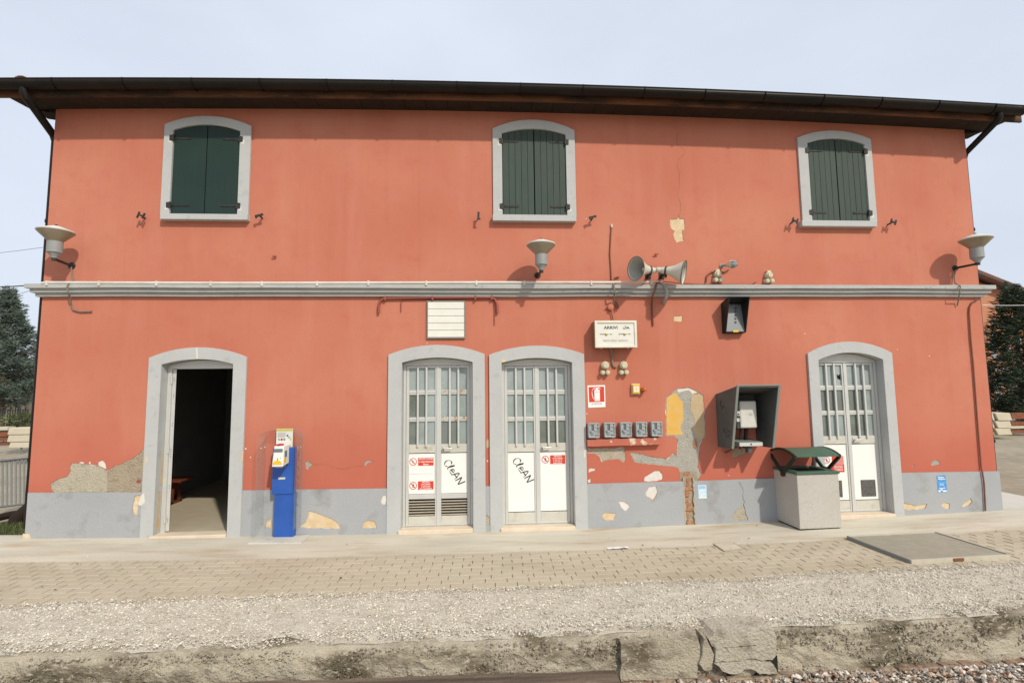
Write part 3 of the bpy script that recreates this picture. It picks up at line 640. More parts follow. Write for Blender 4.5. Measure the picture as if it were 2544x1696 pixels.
# ---- doors
def door_leaf(x0, x1, zb, zt, handle=0, louvre=False, vent=None, worn=False, dark=(), broken=None):
    H = zt - zb; f = lambda t: zt - H * t            # t measured from the top
    sw = .040; y0 = YD
    al = 'aluminium'
    leaf = MB().plate([(x0, zb), (x1, zb), (x1, zt), (x0, zt)], [[(x0 + sw, f(.99)), (x1 - sw, f(.99)), (x1 - sw, f(.016)), (x0 + sw, f(.016))]], y0, y0 + .045).build('door_leaf', al, bld, bevel=.004)
    xa, xb = x0 + sw + .001, x1 - sw - .001
    for a, b, nm in ((.155, .186, 'rail'), (.327, .356, 'rail'), (.498, .552, 'lock_rail')):
        MB().box(xa, xb, y0 + .004, y0 + .04, f(b), f(a)).build(nm, 'aluminium_worn' if worn and nm == 'rail' else ('aluminium' if nm == 'rail' else 'dirty_panel'), leaf, bevel=.003)
        if nm == 'rail': MB().box(xa, xb, y0 - .002, y0 + .0035, f((a + b) / 2) - .003, f((a + b) / 2) + .003).build('bead', al, leaf)
    bw = .026; w3 = (xb - xa) / 3
    bars = [xa + w3, xa + 2 * w3]
    rows = ((.017, .154), (.187, .326), (.357, .497))
    for r, (a, b) in enumerate(rows):
        for c in range(3):
            p0, p1 = xa + w3 * c, xa + w3 * (c + 1)
            m = 'frosted_dark_reflection' if (r, c) in dark else 'frosted'  # lower panes get the painted tree reflection
            if broken == (r, c):
                zz0, zz1 = f(b), f(a)
                MB().plate([(p0, zz0), (p1, zz0), (p1, zz0 + (zz1 - zz0) * .25), (p0 + (p1 - p0) * .55, zz0 + (zz1 - zz0) * .33), (p0 + (p1 - p0) * .5, zz0 + (zz1 - zz0) * .55), (p0 + (p1 - p0) * .8, zz0 + (zz1 - zz0) * .5), (p1, zz0 + (zz1 - zz0) * .62), (p1, zz1), (p0, zz1)], [], y0 + .022, y0 + .026).build('pane', m, leaf)
            else:
                MB().box(p0 + .0005, p1 - .0005, y0 + .022, y0 + .026, f(b), f(a)).build('pane', m, leaf)
    MB().box(xa, xb, y0 + .03, y0 + .034, f(.50), f(.015)).build('backing', 'dark_gap', leaf)
    for bx in bars:
        MB().box(bx - bw / 2, bx + bw / 2, y0 - .018, y0 + .002, f(.515), f(.004)).build('bar', 'aluminium', leaf, bevel=.003)
    pb = .805 if louvre else .925
    MB().box(xa, xb, y0 + .012, y0 + .03, f(pb), f(.557)).build('panel', 'white_panel', leaf, bevel=.002)
    if louvre:
        MB().box(xa, xb, y0 + .006, y0 + .036, f(.837), f(.807)).build('rail', al, leaf, bevel=.003)
        MB().box(xa, xb, y0 + .034, y0 + .038, f(.94), f(.837)).build('backing', 'dark_gap', leaf)
        for i in range(6):
            z0 = f(.937) + (f(.838) - f(.937)) * i / 6; hh = .011
            MB().hexa([(xa, y0 + .006, z0), (xb, y0 + .006, z0), (xb, y0 + .03, z0 + .003), (xa, y0 + .03, z0 + .003), (xa, y0 + .006, z0 + .007), (xb, y0 + .006, z0 + .007), (xb, y0 + .03, z0 + hh), (xa, y0 + .03, z0 + hh)]).build('slat', 'louvre', leaf)
        MB().box(xa, xb, y0 + .004, y0 + .03, f(.99), f(.942)).build('kick_plate', 'dirty_panel', leaf, bevel=.003)
    else:
        MB().box(xa, xb, y0 + .004, y0 + .03, f(.99), f(.93)).build('kick_plate', 'dirty_panel', leaf, bevel=.003)
    if vent:
        va, vb = vent
        MB().box(xa + (xb - xa) * va, xa + (xb - xa) * vb, y0 + .006, y0 + .0118, f(.905), f(.795)).build('vent', 'vent_mesh', leaf)
    if handle:
        hx = xa + .03 if handle > 0 else xb - .03; hz = f(.523)
        hb = MB().box(hx - .012, hx + .012, y0 - .004, y0 + .004, hz - .05, hz + .03)
        hb.lathe([(0, .009), (.05, .009)], (hx, y0, hz), (0, -1, 0), 10)
        hb.tube([(hx, y0 - .05, hz), (hx + handle * .06, y0 - .055, hz + .002), (hx + handle * .12, y0 - .045, hz - .003)], [.010, .009, .007])
        hb.build('handle', 'aluminium', leaf, smooth=True)
        MB().box(hx - .006, hx + .006, y0 - .006, y0 - .0042, hz - .035, hz - .015).build('keyhole', 'ink', leaf)
    return leaf
def door_set(d, **kw):
    zb, zt = d['zb'] + .006, d['izs'] - .035; x0, x1 = d['il'] + .004, d['ir'] - .004
    fr = MB().plate([(x0, zb - .004), (x1, zb - .004)] + list(reversed(arch(x0, x1, d['izs'] - .004, d['iza'] - .008))), [[(x0 + .035, zb - .002), (x1 - .035, zb - .002), (x1 - .035, zt), (x0 + .035, zt)]], YD - .015, YD + .05)
    frame = fr.build('door_frame', 'aluminium', bld, bevel=.004)
    MB().box(x0 + .02, x1 - .02, YD - .022, YD - .0155, zt + .005, zt + .03).build('moulding', 'aluminium', frame, bevel=.002)
    a, b = x0 + .038, x1 - .038; m = (a + b) / 2
    l1 = door_leaf(a, m - .002, zb, zt - .003, **kw.get('L', {})); l2 = door_leaf(m + .002, b, zb, zt - .003, **kw.get('R', {}))
    MB().box(m - .018, m + .018, YD - .010, YD - .0005, zb, zt - .003).build('cover_strip', 'aluminium', l2, bevel=.003)
    return (a, m, b, zb, zt - .003, l1, l2)
D2 = door_set(doors[1], L=dict(louvre=True, dark=((1, 0), (1, 1), (2, 0))), R=dict(louvre=True, worn=True, handle=1, dark=((2, 1), (2, 0))))
D3 = door_set(doors[2], L=dict(), R=dict(worn=False, handle=1, dark=((2, 0), (2, 1), (2, 2))))
D4 = door_set(doors[3], L=dict(vent=(.08, .72), broken=(0, 2), dark=((1, 0), (1, 1), (1, 2), (2, 0))), R=dict(handle=1, vent=(.28, .88), dark=((1, 0), (1, 1), (2, 0), (2, 1))))
# open doorway: frame, transom, leaf folded inwards against the left jamb
x0, x1 = d1['il'] + .004, d1['ir'] - .004; zt1 = P(R5, 1680, 1320, YD).z
fr = MB().plate([(x0, d1['zb'])] + arch(x0, x1, d1['izs'] - .004, d1['iza'] - .008) + [(x1, d1['zb']), (x1 - .03, d1['zb']), (x1 - .03, zt1), (x0 + .05, zt1), (x0 + .05, d1['zb'])], [], YD - .01, YD + .045).build('door_frame', 'aluminium', bld, bevel=.004)
MB().box(x0 + .03, x1 - .03, YD - .018, YD - .0105, zt1 + .03, zt1 + .05).build('moulding', 'aluminium', fr)
kx = -.62; th_ = .046; ya_, yb_ = YD + .012, YD + .52; xa_ = x0 + .054
ol = MB().hexa([(xa_, ya_, d1['zb'] + .01), (xa_ + th_, ya_, d1['zb'] + .01), (xa_ + th_ + kx * (yb_ - ya_), yb_, d1['zb'] + .01), (xa_ + kx * (yb_ - ya_), yb_, d1['zb'] + .01),
                (xa_, ya_, zt1 - .006), (xa_ + th_, ya_, zt1 - .006), (xa_ + th_ + kx * (yb_ - ya_), yb_, zt1 - .006), (xa_ + kx * (yb_ - ya_), yb_, zt1 - .006)]).build('door_leaf', 'aluminium', bld, bevel=.003)
for t in (.06, .16, .34, .50, .53, .72, .92):
    z_ = zt1 - (zt1 - d1['zb']) * t
    MB().lathe([(0, .005), (.001, .005)], (x0 + .078, YD + .0095, z_), (0, -1, 0), 8).build('screw', 'ink', ol)
    MB().lathe([(0, .005), (.001, .005)], (x0 + .078, YD + .0095, z_ - .03), (0, -1, 0), 8).build('screw', 'ink', ol)
for t in (.08, .5, .93): MB().lathe([(0, .012), (.10, .012)], (x0 + .052, YD - .012, d1['zb'] + (zt1 - d1['zb']) * t - .05), (0, 0, 1), 10).build('hinge', 'aluminium', fr)

# graffiti on the door leaves
LET = [([[(.72, .78), (.55, 1.0), (.2, .9), (.02, .5), (.15, .12), (.45, .0), (.7, .2)]], .72), ([[(.1, .25), (.35, .95), (.28, 1.05), (.12, .6), (.12, .1), (.35, .05)]], .42),
       ([[(.05, .32), (.5, .42), (.5, .62), (.28, .68), (.08, .4), (.15, .08), (.6, .1)]], .62), ([[(.0, .0), (.42, 1.0), (.72, .0)], [(.12, .38), (.75, .42)]], .86), ([[(.0, .0), (.12, 1.0)], [(.12, 1.0), (.62, .02)], [(.62, .02), (.82, 1.05)]], .9)]
def clean_tag(q, start, ex, h, y, parent):       # marker tag written down the panel, letter by letter
    l_ = math.hypot(*ex); ex = (ex[0] / l_, ex[1] / l_); ey = (ex[1], -ex[0]); adv = 0; out = []
    for strokes_, w_ in LET:
        for ln in strokes_: out.append(XZ(q, [(start[0] + ex[0] * (adv + px) * h + ey[0] * py * h, start[1] + ex[1] * (adv + px) * h + ey[1] * py * h) for px, py in ln], y))
        adv += w_ + .06
    return strokes(out, .014, y, 'ink', parent)
clean_tag(Q3, (108, 815), (.56, .83), 62, YD + .0105, D3[5])
clean_tag(Q2, (1672, 832), (.56, .83), 62, YD + .0105, D2[6])

# ---- eaves: moulding, roof, gutter, downpipes
prof = [(0.0, 0.0), (.07, .0), (.10, .045), (.16, .06), (.20, .12), (.28, .16), (.28, .24)]
for s_, xx in ((-1, XL), (1, XR)):      # carved ends of the wall plate, sticking out under the verge
    pol = [(xx + s_ * .001, ZT - .02)] + [(xx + s_ * (e + .001), ZT - .02 + z) for e, z in prof[1:]] + [(xx + s_ * .30, ze + .02), (xx + s_ * .001, ze + .02)]
    MB().plate(pol, [], .0, .24).build('corbel', 'eave_dark', bld, bevel=.008)
def roof_strip(y0, z0, y1, z1, th, name, m, parent, flatb=1.0, X0=None, X1=None):
    X0, X1 = (RX0, RX1) if X0 is None else (X0, X1)
    vs = []; fs = []; n = 40
    for i in range(n + 1):
        x = X0 + (X1 - X0) * i / n; b = bow(x)
        vs += [(x, y0, z0 + b), (x, y1, z1 + b * flatb), (x, y1, z1 + th + b * flatb), (x, y0, z0 + th + b)]
    for i in range(n):
        a, c = 4 * i, 4 * i + 4; fs += [(a, c, c + 1, a + 1), (a + 1, c + 1, c + 2, a + 2), (a + 2, c + 2, c + 3, a + 3), (a + 3, c + 3, c, a)]
    fs += [(0, 1, 2, 3), (4 * n, 4 * n + 1, 4 * n + 2, 4 * n + 3)]
    return MB().add(vs, fs).build(name, m, parent)
slope = .30; ry = DEPTH / 2
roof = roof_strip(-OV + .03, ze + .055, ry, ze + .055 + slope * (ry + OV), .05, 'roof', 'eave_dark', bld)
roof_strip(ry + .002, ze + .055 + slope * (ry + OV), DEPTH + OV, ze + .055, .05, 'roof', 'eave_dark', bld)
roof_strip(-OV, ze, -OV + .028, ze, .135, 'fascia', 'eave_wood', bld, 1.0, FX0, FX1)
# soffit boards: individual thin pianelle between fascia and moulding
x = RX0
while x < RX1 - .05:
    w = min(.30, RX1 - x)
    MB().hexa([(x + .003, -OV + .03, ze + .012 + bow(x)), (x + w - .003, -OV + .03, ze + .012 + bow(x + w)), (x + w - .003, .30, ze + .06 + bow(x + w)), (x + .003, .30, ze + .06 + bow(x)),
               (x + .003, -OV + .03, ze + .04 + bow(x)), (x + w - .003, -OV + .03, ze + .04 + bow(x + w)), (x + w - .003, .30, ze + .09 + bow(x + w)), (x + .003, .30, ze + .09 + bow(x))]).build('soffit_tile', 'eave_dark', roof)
    x += w
# barrel tiles, first two courses from the eave
tile = None; pitch_a = math.atan(slope)
def barrel():
    vs = []; fs = []; n = 6
    for j, (y, r) in enumerate(((0, .085), (.42, .072))):
        for i in range(n + 1):
            a = math.pi * i / n; vs += [(r * math.cos(a), y, r * math.sin(a) * .75), ((r - .013) * math.cos(a), y, (r - .013) * math.sin(a) * .75)]
    k = 2 * (n + 1)
    for i in range(n):
        a = 2 * i; fs += [(a, a + 2, k + a + 2, k + a), (a + 1, k + a + 1, k + a + 3, a + 3), (a, a + 1, a + 3, a + 2), (k + a, k + a + 2, k + a + 3, k + a + 1)]
    me = bpy.data.meshes.new('roof_tile'); me.from_pydata(vs, [], fs); me.materials.append(MATS['roof_tile'])
    me.polygons.foreach_set('use_smooth', [True] * len(me.polygons)); return me
tm = barrel(); off = OFF[roof]
for c in range(3):
    x = RX0 + .10
    while x < RX1 - .05:
        yy = -OV + .04 + c * .36; zz = ze + .105 + slope * (yy + OV) + bow(x)
        o = bpy.data.objects.new('roof_tile', tm); C.objects.link(o); o.parent = roof
        o.location = Vector((x + random.uniform(-.01, .01), yy, zz + c * .012)) - off; o.rotation_euler = (pitch_a - .03 + random.uniform(-.02, .02), 0, random.uniform(-.03, .03)); x += .205
# a lifted verge tile at the left end
o = bpy.data.objects.new('roof_tile', tm); C.objects.link(o); o.parent = roof; o.location = Vector((W(52, 192, -OV).x, -OV + .02, W(52, 194, -OV).z - .02)) - off; o.rotation_euler = (.1, 0, .35)
# gutter: half round, hung in front of the fascia
GR = .085; gy = -OV - GR - .004; gz = ze + .062 + GR * .9
GXE = W(2541, 285, gy).x
vs = []; fs = []; n = 48; k = 9
for i in range(n + 1):
    x = FX0 - .22 + (GXE - FX0 + .22) * i / n
    for j in range(k):
        a = math.pi + math.pi * j / (k - 1); vs.append((x, gy + GR * math.cos(a), gz + bow(x) + GR * math.sin(a)))
for i in range(n):
    for j in range(k - 1): fs.append((i * k + j, (i + 1) * k + j, (i + 1) * k + j + 1, i * k + j + 1))
fs += [tuple(range(k)), tuple(n * k + j for j in range(k))]
gut = MB().add(vs, fs).build('gutter', 'dark_metal', bld, smooth=True, fixn=False)
so = gut.modifiers.new('thickness', 'SOLIDIFY'); so.thickness = .006
vs = [(FX0 - .22 + (GXE - FX0 + .22) * i / 40, gy - GR, gz + .004 + bow(FX0 - .22 + (GXE - FX0 + .22) * i / 40)) for i in range(41)]
MB().tube(vs, .011, 8).build('bead', 'dark_metal', gut, smooth=True)
x = FX0 + .1
while x < FX1:
    mb = MB(); pts = [(x, gy + (GR + .006) * math.cos(a), gz + bow(x) + (GR + .006) * math.sin(a)) for a in [math.pi + math.pi * j / 8 for j in range(9)]]
    for a, b in zip(pts, pts[1:]): mb.beam(a, b, .03, .006, (1, 0, 0))
    mb.beam((x, gy - GR - .004, gz + bow(x) + .012), (x, gy + GR, gz + bow(x) + .03), .03, .008)
    mb.build('gutter_bracket', 'dark_metal', gut); x += .86
for s, xc, a0, a1 in ((-1, XL, (60, 212), (140, 345)), (1, XR, (2482, 275), (2400, 388))):
    g0 = W(*a0, gy); e = Vector((xc + s * .055, .10, W(*a1, .06).z))
    pts = [(g0.x, gy, gz + bow(g0.x) - GR + .03), (g0.x, gy, gz + bow(g0.x) - GR - .05), (g0.x - s * .02, gy + .02, gz + bow(g0.x) - GR - .10), (e.x + s * .02, e.y - .02, e.z + .06), (e.x, e.y, e.z - .03), (e.x, e.y, 2.2), (e.x, e.y, .15)]
    dp = MB().tube(pts, .048 if s < 0 else .042, 14).build('downpipe', 'dark_metal', bld, smooth=True)
    for zz in (1.0, 2.6, 4.2): MB().lathe([(0, .056), (.04, .056)], (e.x, e.y, zz), (0, 0, 1), 14).build('pipe_bracket', 'dark_metal', dp)

# ================================================================== GROUND
AY = sum(G(*p).y for p in [(0, 1396.9), (640, 1385.5), (940, 1381.3), (1240, 1372), (1690, 1353.4), (1844, 1345.9), (2544, 1315)]) / 7   # front of the concrete apron
GX0, GX1 = -9.0, 11.5
def sheet(name, x0, x1, y0, y1, dz, m, nx=60, ny=2, thick=.15, amp=0.0, yfun0=None, kind='structure', sc=1.3):
    vs = []; fs = []
    for j in range(ny + 1):
        for i in range(nx + 1):
            x = x0 + (x1 - x0) * i / nx; a = yfun0(x) if yfun0 else y0
            y = a + (y1 - a) * j / ny; vs.append((x, y, zg(x) + dz + amp * noise.noise((x * sc, y * sc, 1.7))))
    w = nx + 1
    for j in range(ny):
        for i in range(nx): fs.append((j * w + i, j * w + i + 1, (j + 1) * w + i + 1, (j + 1) * w + i))
    k = len(vs)
    for i in range(nx + 1): vs.append((vs[i][0], vs[i][1], vs[i][2] - thick))
    for i in range(nx): fs.append((i, k + i, k + i + 1, i + 1))
    return tag(MB().add(vs, fs).build(name, m), kind=kind)
# flat joint step between apron and paving follows a slightly wavy line
sheet('apron', GX0, GX1, 0, .06, 0.0, 'concrete', 90, 4, .2, .004, lambda x: AY + .012 * noise.noise((x * 1.1, 0, 0)))
sheet('side_pavement', XR + .002, XR + 1.15, .062, 9.0, -.012, 'concrete_light', 4, 20, .1, .004)
sheet('side_pavement', XL - 1.4, XL - .03, .062, .16, -.012, 'concrete', 4, 2, .1, .004)
PVY0 = AY - .012
# pavers in running bond: those in view as single pieces, the rest joined
gv = [(G(px, py).x, G(px, py).y) for px, py in [(0, 1505), (300, 1494), (560, 1486), (640, 1484), (800, 1476), (830, 1480), (960, 1470), (1240, 1463), (1500, 1452), (1680, 1444), (1844, 1442), (1960, 1428), (2150, 1420), (2300, 1412), (2544, 1398)]]
def gravel_back(x):
    if x <= gv[0][0]: return gv[0][1]
    for a, b in zip(gv, gv[1:]):
        if a[0] <= x <= b[0]: return a[1] + (b[1] - a[1]) * (x - a[0]) / (b[0] - a[0])
    return gv[-1][1]
pave = sheet('paving', GX0, GX1, PVY0 - 1.7, PVY0, -.030, 'sand_joint', 60, 2, .15)
BW, BD = .22, .11
proto = {}
def paver_mesh(v):
    if v in proto: return proto[v]
    rr = random.Random(v); mb = MB(); c = .004; w, d = BW - .006, BD - .0045
    j = lambda s: rr.uniform(-s, s)
    b0 = [(-w / 2, -d / 2, -.05), (w / 2, -d / 2, -.05), (w / 2, d / 2, -.05), (-w / 2, d / 2, -.05)]
    t0 = [(x, y, -.003) for x, y, _ in b0]; t1 = [(x - math.copysign(c, x), y - math.copysign(c, y), j(.0015)) for x, y, _ in b0]
    mb.add(b0 + t0 + t1, [(0, 1, 5, 4), (1, 2, 6, 5), (2, 3, 7, 6), (3, 0, 4, 7), (4, 5, 9, 8), (5, 6, 10, 9), (6, 7, 11, 10), (7, 4, 8, 11), (8, 9, 10, 11)])
    me = bpy.data.meshes.new('paver'); me.from_pydata(mb.v, [], mb.f); me.materials.append(MATS['paver']); proto[v] = me; return me
cells = []
row = 0; y = PVY0 - BD / 2 - .004
while y > PVY0 - 1.45:
    x = GX0 + (BW / 2 if row % 2 else 0) + .05 * noise.noise((row * 3.1, 0, 0))
    while x < GX1:
        if y > gravel_back(x) - .12: cells.append((x, y))
        x += BW
    y -= BD; row += 1
gx0, gx1 = G(1500, 1360).x, G(2560, 1340).x
cand = [c for c in cells if G(60, 1420).x < c[0] < gx1 + .4]
cand.sort(key=lambda c: -((c[0] - 2.0) ** 2 * -.02 - (c[1] + DIST)))       # nearest rows first
cand.sort(key=lambda c: (c[1] + DIST) ** 2 + .10 * (c[0] - 1.2) ** 2)
single = set(cand[:300]); rest = MB()
for (x, y) in cells:
    z = zg(x) - .004 + .004 * noise.noise((x * .8, y * 2, 9)); tl = random.uniform(-.006, .006)
    if (x, y) in single:
        o = bpy.data.objects.new('paver', paver_mesh(random.randrange(8))); C.objects.link(o); o.parent = pave
        o.location = (x, y, z); o.rotation_euler = (tl, random.uniform(-.006, .006), random.uniform(-.012, .012))
    else:
        me = paver_mesh(random.randrange(8)); rest.add([(v.co.x + x, v.co.y + y, v.co.z + z) for v in me.vertices], [tuple(p.vertices) for p in me.polygons])
rest.build('paver_field', 'paver', pave, kind='stuff')

# platform edge: rough old concrete, swept profile
ev = [(G(px, py).x, G(px, py).y) for px, py in [(0, 1640), (300, 1632), (700, 1612), (1000, 1602), (1300, 1584), (1600, 1576), (1760, 1562), (1900, 1560), (2200, 1556), (2544, 1540)]]
EY = sum(e[1] for e in ev) / len(ev)
EH = .40
def edge_y(x): return EY + .05 * noise.noise((x * .55, 4, 0)) + .03 * noise.noise((x * 2.3, 9, 0))
nx = 420
pr = [(.75, .0), (.55, .0), (.36, .0), (.22, .0), (.12, .0), (.05, -.008), (.015, -.022), (.0, -.05), (-.005, -.08), (-.01, -.11), (-.01, -.14), (-.012, -.17), (-.014, -.20), (-.016, -.23), (-.018, -.26), (-.02, -.29), (-.022, -.33), (-.025, -.38), (-.03, -EH - .15)]
vs = []; fs = []; k = len(pr)
for i in range(nx + 1):
    x = GX0 + (GX1 - GX0) * i / nx; ey = edge_y(x)
    for j, (dy, dz) in enumerate(pr):
        p = Vector((x, ey + dy, zg(x) + dz)); a = noise.noise(p * 9) * .016 + noise.noise(p * 24) * .011 + noise.noise(p * 3) * .02
        t = min(1, max(0, (-dz) / .05)); p.y += -a * t; p.z += (a * .7) * (1 - t) - (.03 * max(0, noise.noise((x * 1.7, 2, 2))) * math.exp(-((dy - .02) / .06) ** 2))
        vs.append(p)
for i in range(nx):
    for j in range(k - 1): fs.append((i * k + j, (i + 1) * k + j, (i + 1) * k + j + 1, i * k + j + 1))
edge = tag(MB().add(vs, fs).build('platform_edge', 'edge_stain', smooth=False), kind='structure')

# gravel strip: bed plus loose stones
def gb(x): return gravel_back(x) + .03 * noise.noise((x * 3, 1, 1)) + .015 * noise.noise((x * 11, 1, 1))
vs = []; fs = []; nxx, nyy = 240, 22
for j in range(nyy + 1):
    for i in range(nxx + 1):
        x = GX0 + (GX1 - GX0) * i / nxx; a = gb(x); b = edge_y(x) + .06; t = j / nyy; y = a + (b - a) * t
        z = zg(x) + .004 + .018 * min(1, t * 8) + .012 * noise.noise((x * 3, y * 3, 2)) + .010 * noise.noise((x * 14, y * 14, 2)) - .03 * max(0, t - .8) / .2
        vs.append((x, y, z if t > 0 else z - .012))
w = nxx + 1
for j in range(nyy):
    for i in range(nxx): fs.append((j * w + i, j * w + i + 1, (j + 1) * w + i + 1, (j + 1) * w + i))
tag(MB().add(vs, fs).build('gravel_bed', 'gravel_bed'), kind='structure')
def stones(name, m, n, place, smin, smax, flat=.6, seed=1, kind='stuff'):
    r = np.random.default_rng(seed)
    base = np.array([(1, 0, 0), (-1, 0, 0), (0, 1, 0), (0, -1, 0), (0, 0, 1), (0, 0, -1)], float)
    tris = np.array([(0, 2, 4), (2, 1, 4), (1, 3, 4), (3, 0, 4), (2, 0, 5), (1, 2, 5), (3, 1, 5), (0, 3, 5)])
    V = []; F = []; c = 0
    for i in range(n):
        p = place(r)
        if p is None: continue
        s = smin * (smax / smin) ** (r.random() ** 1.8)
        a = r.random() * 6.28; ca, sa = math.cos(a), math.sin(a)
        v = base * (s * r.uniform(.6, 1.15, (6, 3))) * np.array([1, r.uniform(.6, 1), flat]) + r.uniform(-.2, .2, (6, 3)) * s
        x = v[:, 0] * ca - v[:, 1] * sa; y = v[:, 0] * sa + v[:, 1] * ca
        V.append(np.stack([x + p[0], y + p[1], v[:, 2] + p[2]], 1)); F.append(tris + c); c += 6
    V = np.concatenate(V); F = np.concatenate(F)
    me = bpy.data.meshes.new(name); me.from_pydata(V.tolist(), [], F.tolist()); me.materials.append(MATS[m])
    o = bpy.data.objects.new(name, me); C.objects.link(o); OFF[o] = Vector((0, 0, 0)); o['kind'] = kind; return o
def on_gravel(r):
    x = r.uniform(-6.3, 8.0); a, b = gb(x), edge_y(x) + .05 + .09 * noise.noise((x * 2.1, 5, 5))
    t = r.random(); y = a + (b - a) * t + (r.uniform(0, .05) if r.random() < .06 else 0)
    dens = noise.noise((x * 1.1, y * 2.2, 4)) + .55 * noise.noise((x * 4, y * 5, 8))
    if r.random() > .80 + .5 * dens: return None
    return (x, y, zg(x) + .023 + .012 * noise.noise((x * 3, y * 3, 2)) + .010 * noise.noise((x * 14, y * 14, 2)) + r.uniform(-.004, .004))
tag(stones('gravel', 'gravel', 54000, on_gravel, .005, .0155, .65, 3), 'pale grey gravel strip between paving and platform edge', 'gravel')
def on_edge(r):
    x = r.uniform(-6.0, 7.5); dz = -r.random() ** 1.2 * .36
    if noise.noise((x * 2.2, dz * 7, 3)) < -.12: return None
    p = Vector((x, edge_y(x) - .012 + dz * .06 - (-dz) * .0, zg(x) + dz)); return (p.x, p.y + r.uniform(-.006, .014), p.z)
o = stones('edge_pebbles', 'edge_stain', 9000, on_edge, .006, .02, .8, 5); o.parent = edge

# broken section: three cracked concrete courses
def ragged(q, pts, y, depth, nm, m='slab_concrete'):
    pol = rough(XZ(q, pts, y), .008, .03); return MB().plate(pol, [], y, y + depth).build(nm, m, edge, bevel=.006)
yf = EY - .055
ragged(B3, [(1735, 1200), (1790, 1150), (2050, 1125), (2285, 1115), (2300, 1245), (2050, 1258), (1800, 1278), (1765, 1262)], yf - .01, .22, 'broken_slab')
ragged(B3, [(1790, 1288), (2050, 1272), (2300, 1255), (2298, 1330), (2270, 1372), (2190, 1378), (2120, 1362), (1985, 1382), (1788, 1395)], yf - .02, .22, 'broken_slab')
ragged(B3, [(1790, 1405), (1990, 1392), (2110, 1374), (2180, 1392), (2280, 1420), (2310, 1490), (2160, 1494), (2130, 1468), (2080, 1448), (2030, 1462), (2005, 1488), (1920, 1500), (1880, 1485)], yf - .03, .22, 'broken_slab')
ragged(B3, [(1690, 1180), (1722, 1190), (1760, 1280), (1780, 1330), (1770, 1460), (1700, 1470), (1660, 1420), (1690, 1300)], yf - .012, .2, 'broken_slab', 'edge_stain')
ragged(B3, [(1010, 1225), (1250, 1215), (1640, 1180), (1690, 1300), (1650, 1410), (1650, 1520), (1300, 1550), (1010, 1550)], yf + .012, .2, 'broken_slab', 'edge_stain')
pz = P(B3, 2000, 1440, yf + .1); MB().box(pz.x - .16, pz.x + .26, yf + .02, yf + .1, pz.z - .12, pz.z + .12).build('cavity_shade', 'dark_gap', edge)  # solid near-black block painting the shade inside the hollow
# brick footing along the foot of the edge
x = G(1560, 1690).x - .3; fz = P(B4, 1400, 1440, EY - .07).z
while x < 8.5:
    L_ = random.uniform(.13, .24); zz = fz + (zg(x) - zg(G(2264, 1560).x)); j = lambda: random.uniform(-.008, .008)
    MB().hexa([(x + j(), EY - .085 + j(), zz - .10), (x + L_ - .008 + j(), EY - .085 + j(), zz - .10), (x + L_ - .008, EY + .1, zz - .1), (x, EY + .1, zz - .1),
               (x + j(), EY - .08 + j(), zz + j()), (x + L_ - .008 + j(), EY - .08 + j(), zz + j()), (x + L_ - .008, EY + .1, zz), (x, EY + .1, zz)]).build('brick', 'footing_brick', edge, bevel=.008)
    x += L_
# old timber lying at the foot of the edge
ta, tb = P(B2, -2600, 1640, EY - .14), P(B3, 990, 1470, EY - .14)
tz0 = P(B2, 600, 1540, EY - .10).z; tz1 = P(B3, 960, 1462, EY - .10).z
tx0, tx1 = -7.0, P(B3, 992, 1480, EY - .2).x; sl = (tz1 - tz0) / (P(B3, 960, 1462, EY - .1).x - P(B2, 600, 1540, EY - .1).x)
zt0 = lambda x: tz1 + sl * (x - tx1)
vs = []; fs = []; n = 80
for i in range(n + 1):
    x = tx0 + (tx1 - tx0) * i / n; z = zt0(x)
    for dy, dz in ((-.10, 0.004), (-.16, .002), (-.22, -.004), (-.30, -.012), (-.31, -.16), (-.10, -.16)):
        q = noise.noise((x * 1.2, dy * 40, dz * 30)) * .016 + noise.noise((x * 5, dy * 50, dz * 30)) * .008
        vs.append((x, EY + dy, z + dz + q))
for i in range(n):
    for j in range(6): fs.append((i * 6 + j, (i + 1) * 6 + j, (i + 1) * 6 + (j + 1) % 6, i * 6 + (j + 1) % 6))
fs += [(0, 1, 2, 3, 4, 5), tuple(n * 6 + j for j in range(6))]
tb_ = MB().add(vs, fs).build('timber_beam', 'timber'); set_origin(tb_, ((tx0 + tx1) / 2, EY - .2, zt0(0) - .16)); tag(tb_, 'weathered brown timber beam lying along the foot of the platform edge', 'beam')

def ground_left(x, y): return -.06 - .5 * min(1, max(0, (-6 - x) / 2.2)) * min(1, max(0, (y - .4) / 2.6))
# large ground: track side low, yard side at platform level, falling away on the left
vs = []; fs = []
ys = [-400, -60, -12, -6, -4.6, EY - .35, EY - .1, EY + .4, EY + .41, 0.5, 2.5, 5, 9, 14, 20, 30, 45, 80, 160, 600]
xs = [-600, -150, -60, -35, -24, -18, -14, -11, -9, -7.6, -6.9, -6.2, 0, 7.0, 8.2, 9.2, 11, 14, 18, 24, 35, 60, 150, 600]
tz = fz - .055
for y in ys:
    for x in xs:
        if y <= EY - .05: z = tz
        elif y <= EY + .405: z = -.2 if y > EY + .3 else tz
        else:
            z = -.06
            if x < -6: z = ground_left(x, y)
            if x > 8.9: z = -.05
        vs.append((x, y, z + (.02 * noise.noise((x * .7, y * .7, 0)) if abs(x) < 60 and y > 1 else 0)))
w = len(xs)
for j in range(len(ys) - 1):
    for i in range(w - 1): fs.append((j * w + i, j * w + i + 1, (j + 1) * w + i + 1, (j + 1) * w + i))
tag(MB().add(vs, fs).build('ground', 'ground_soil'), kind='structure')
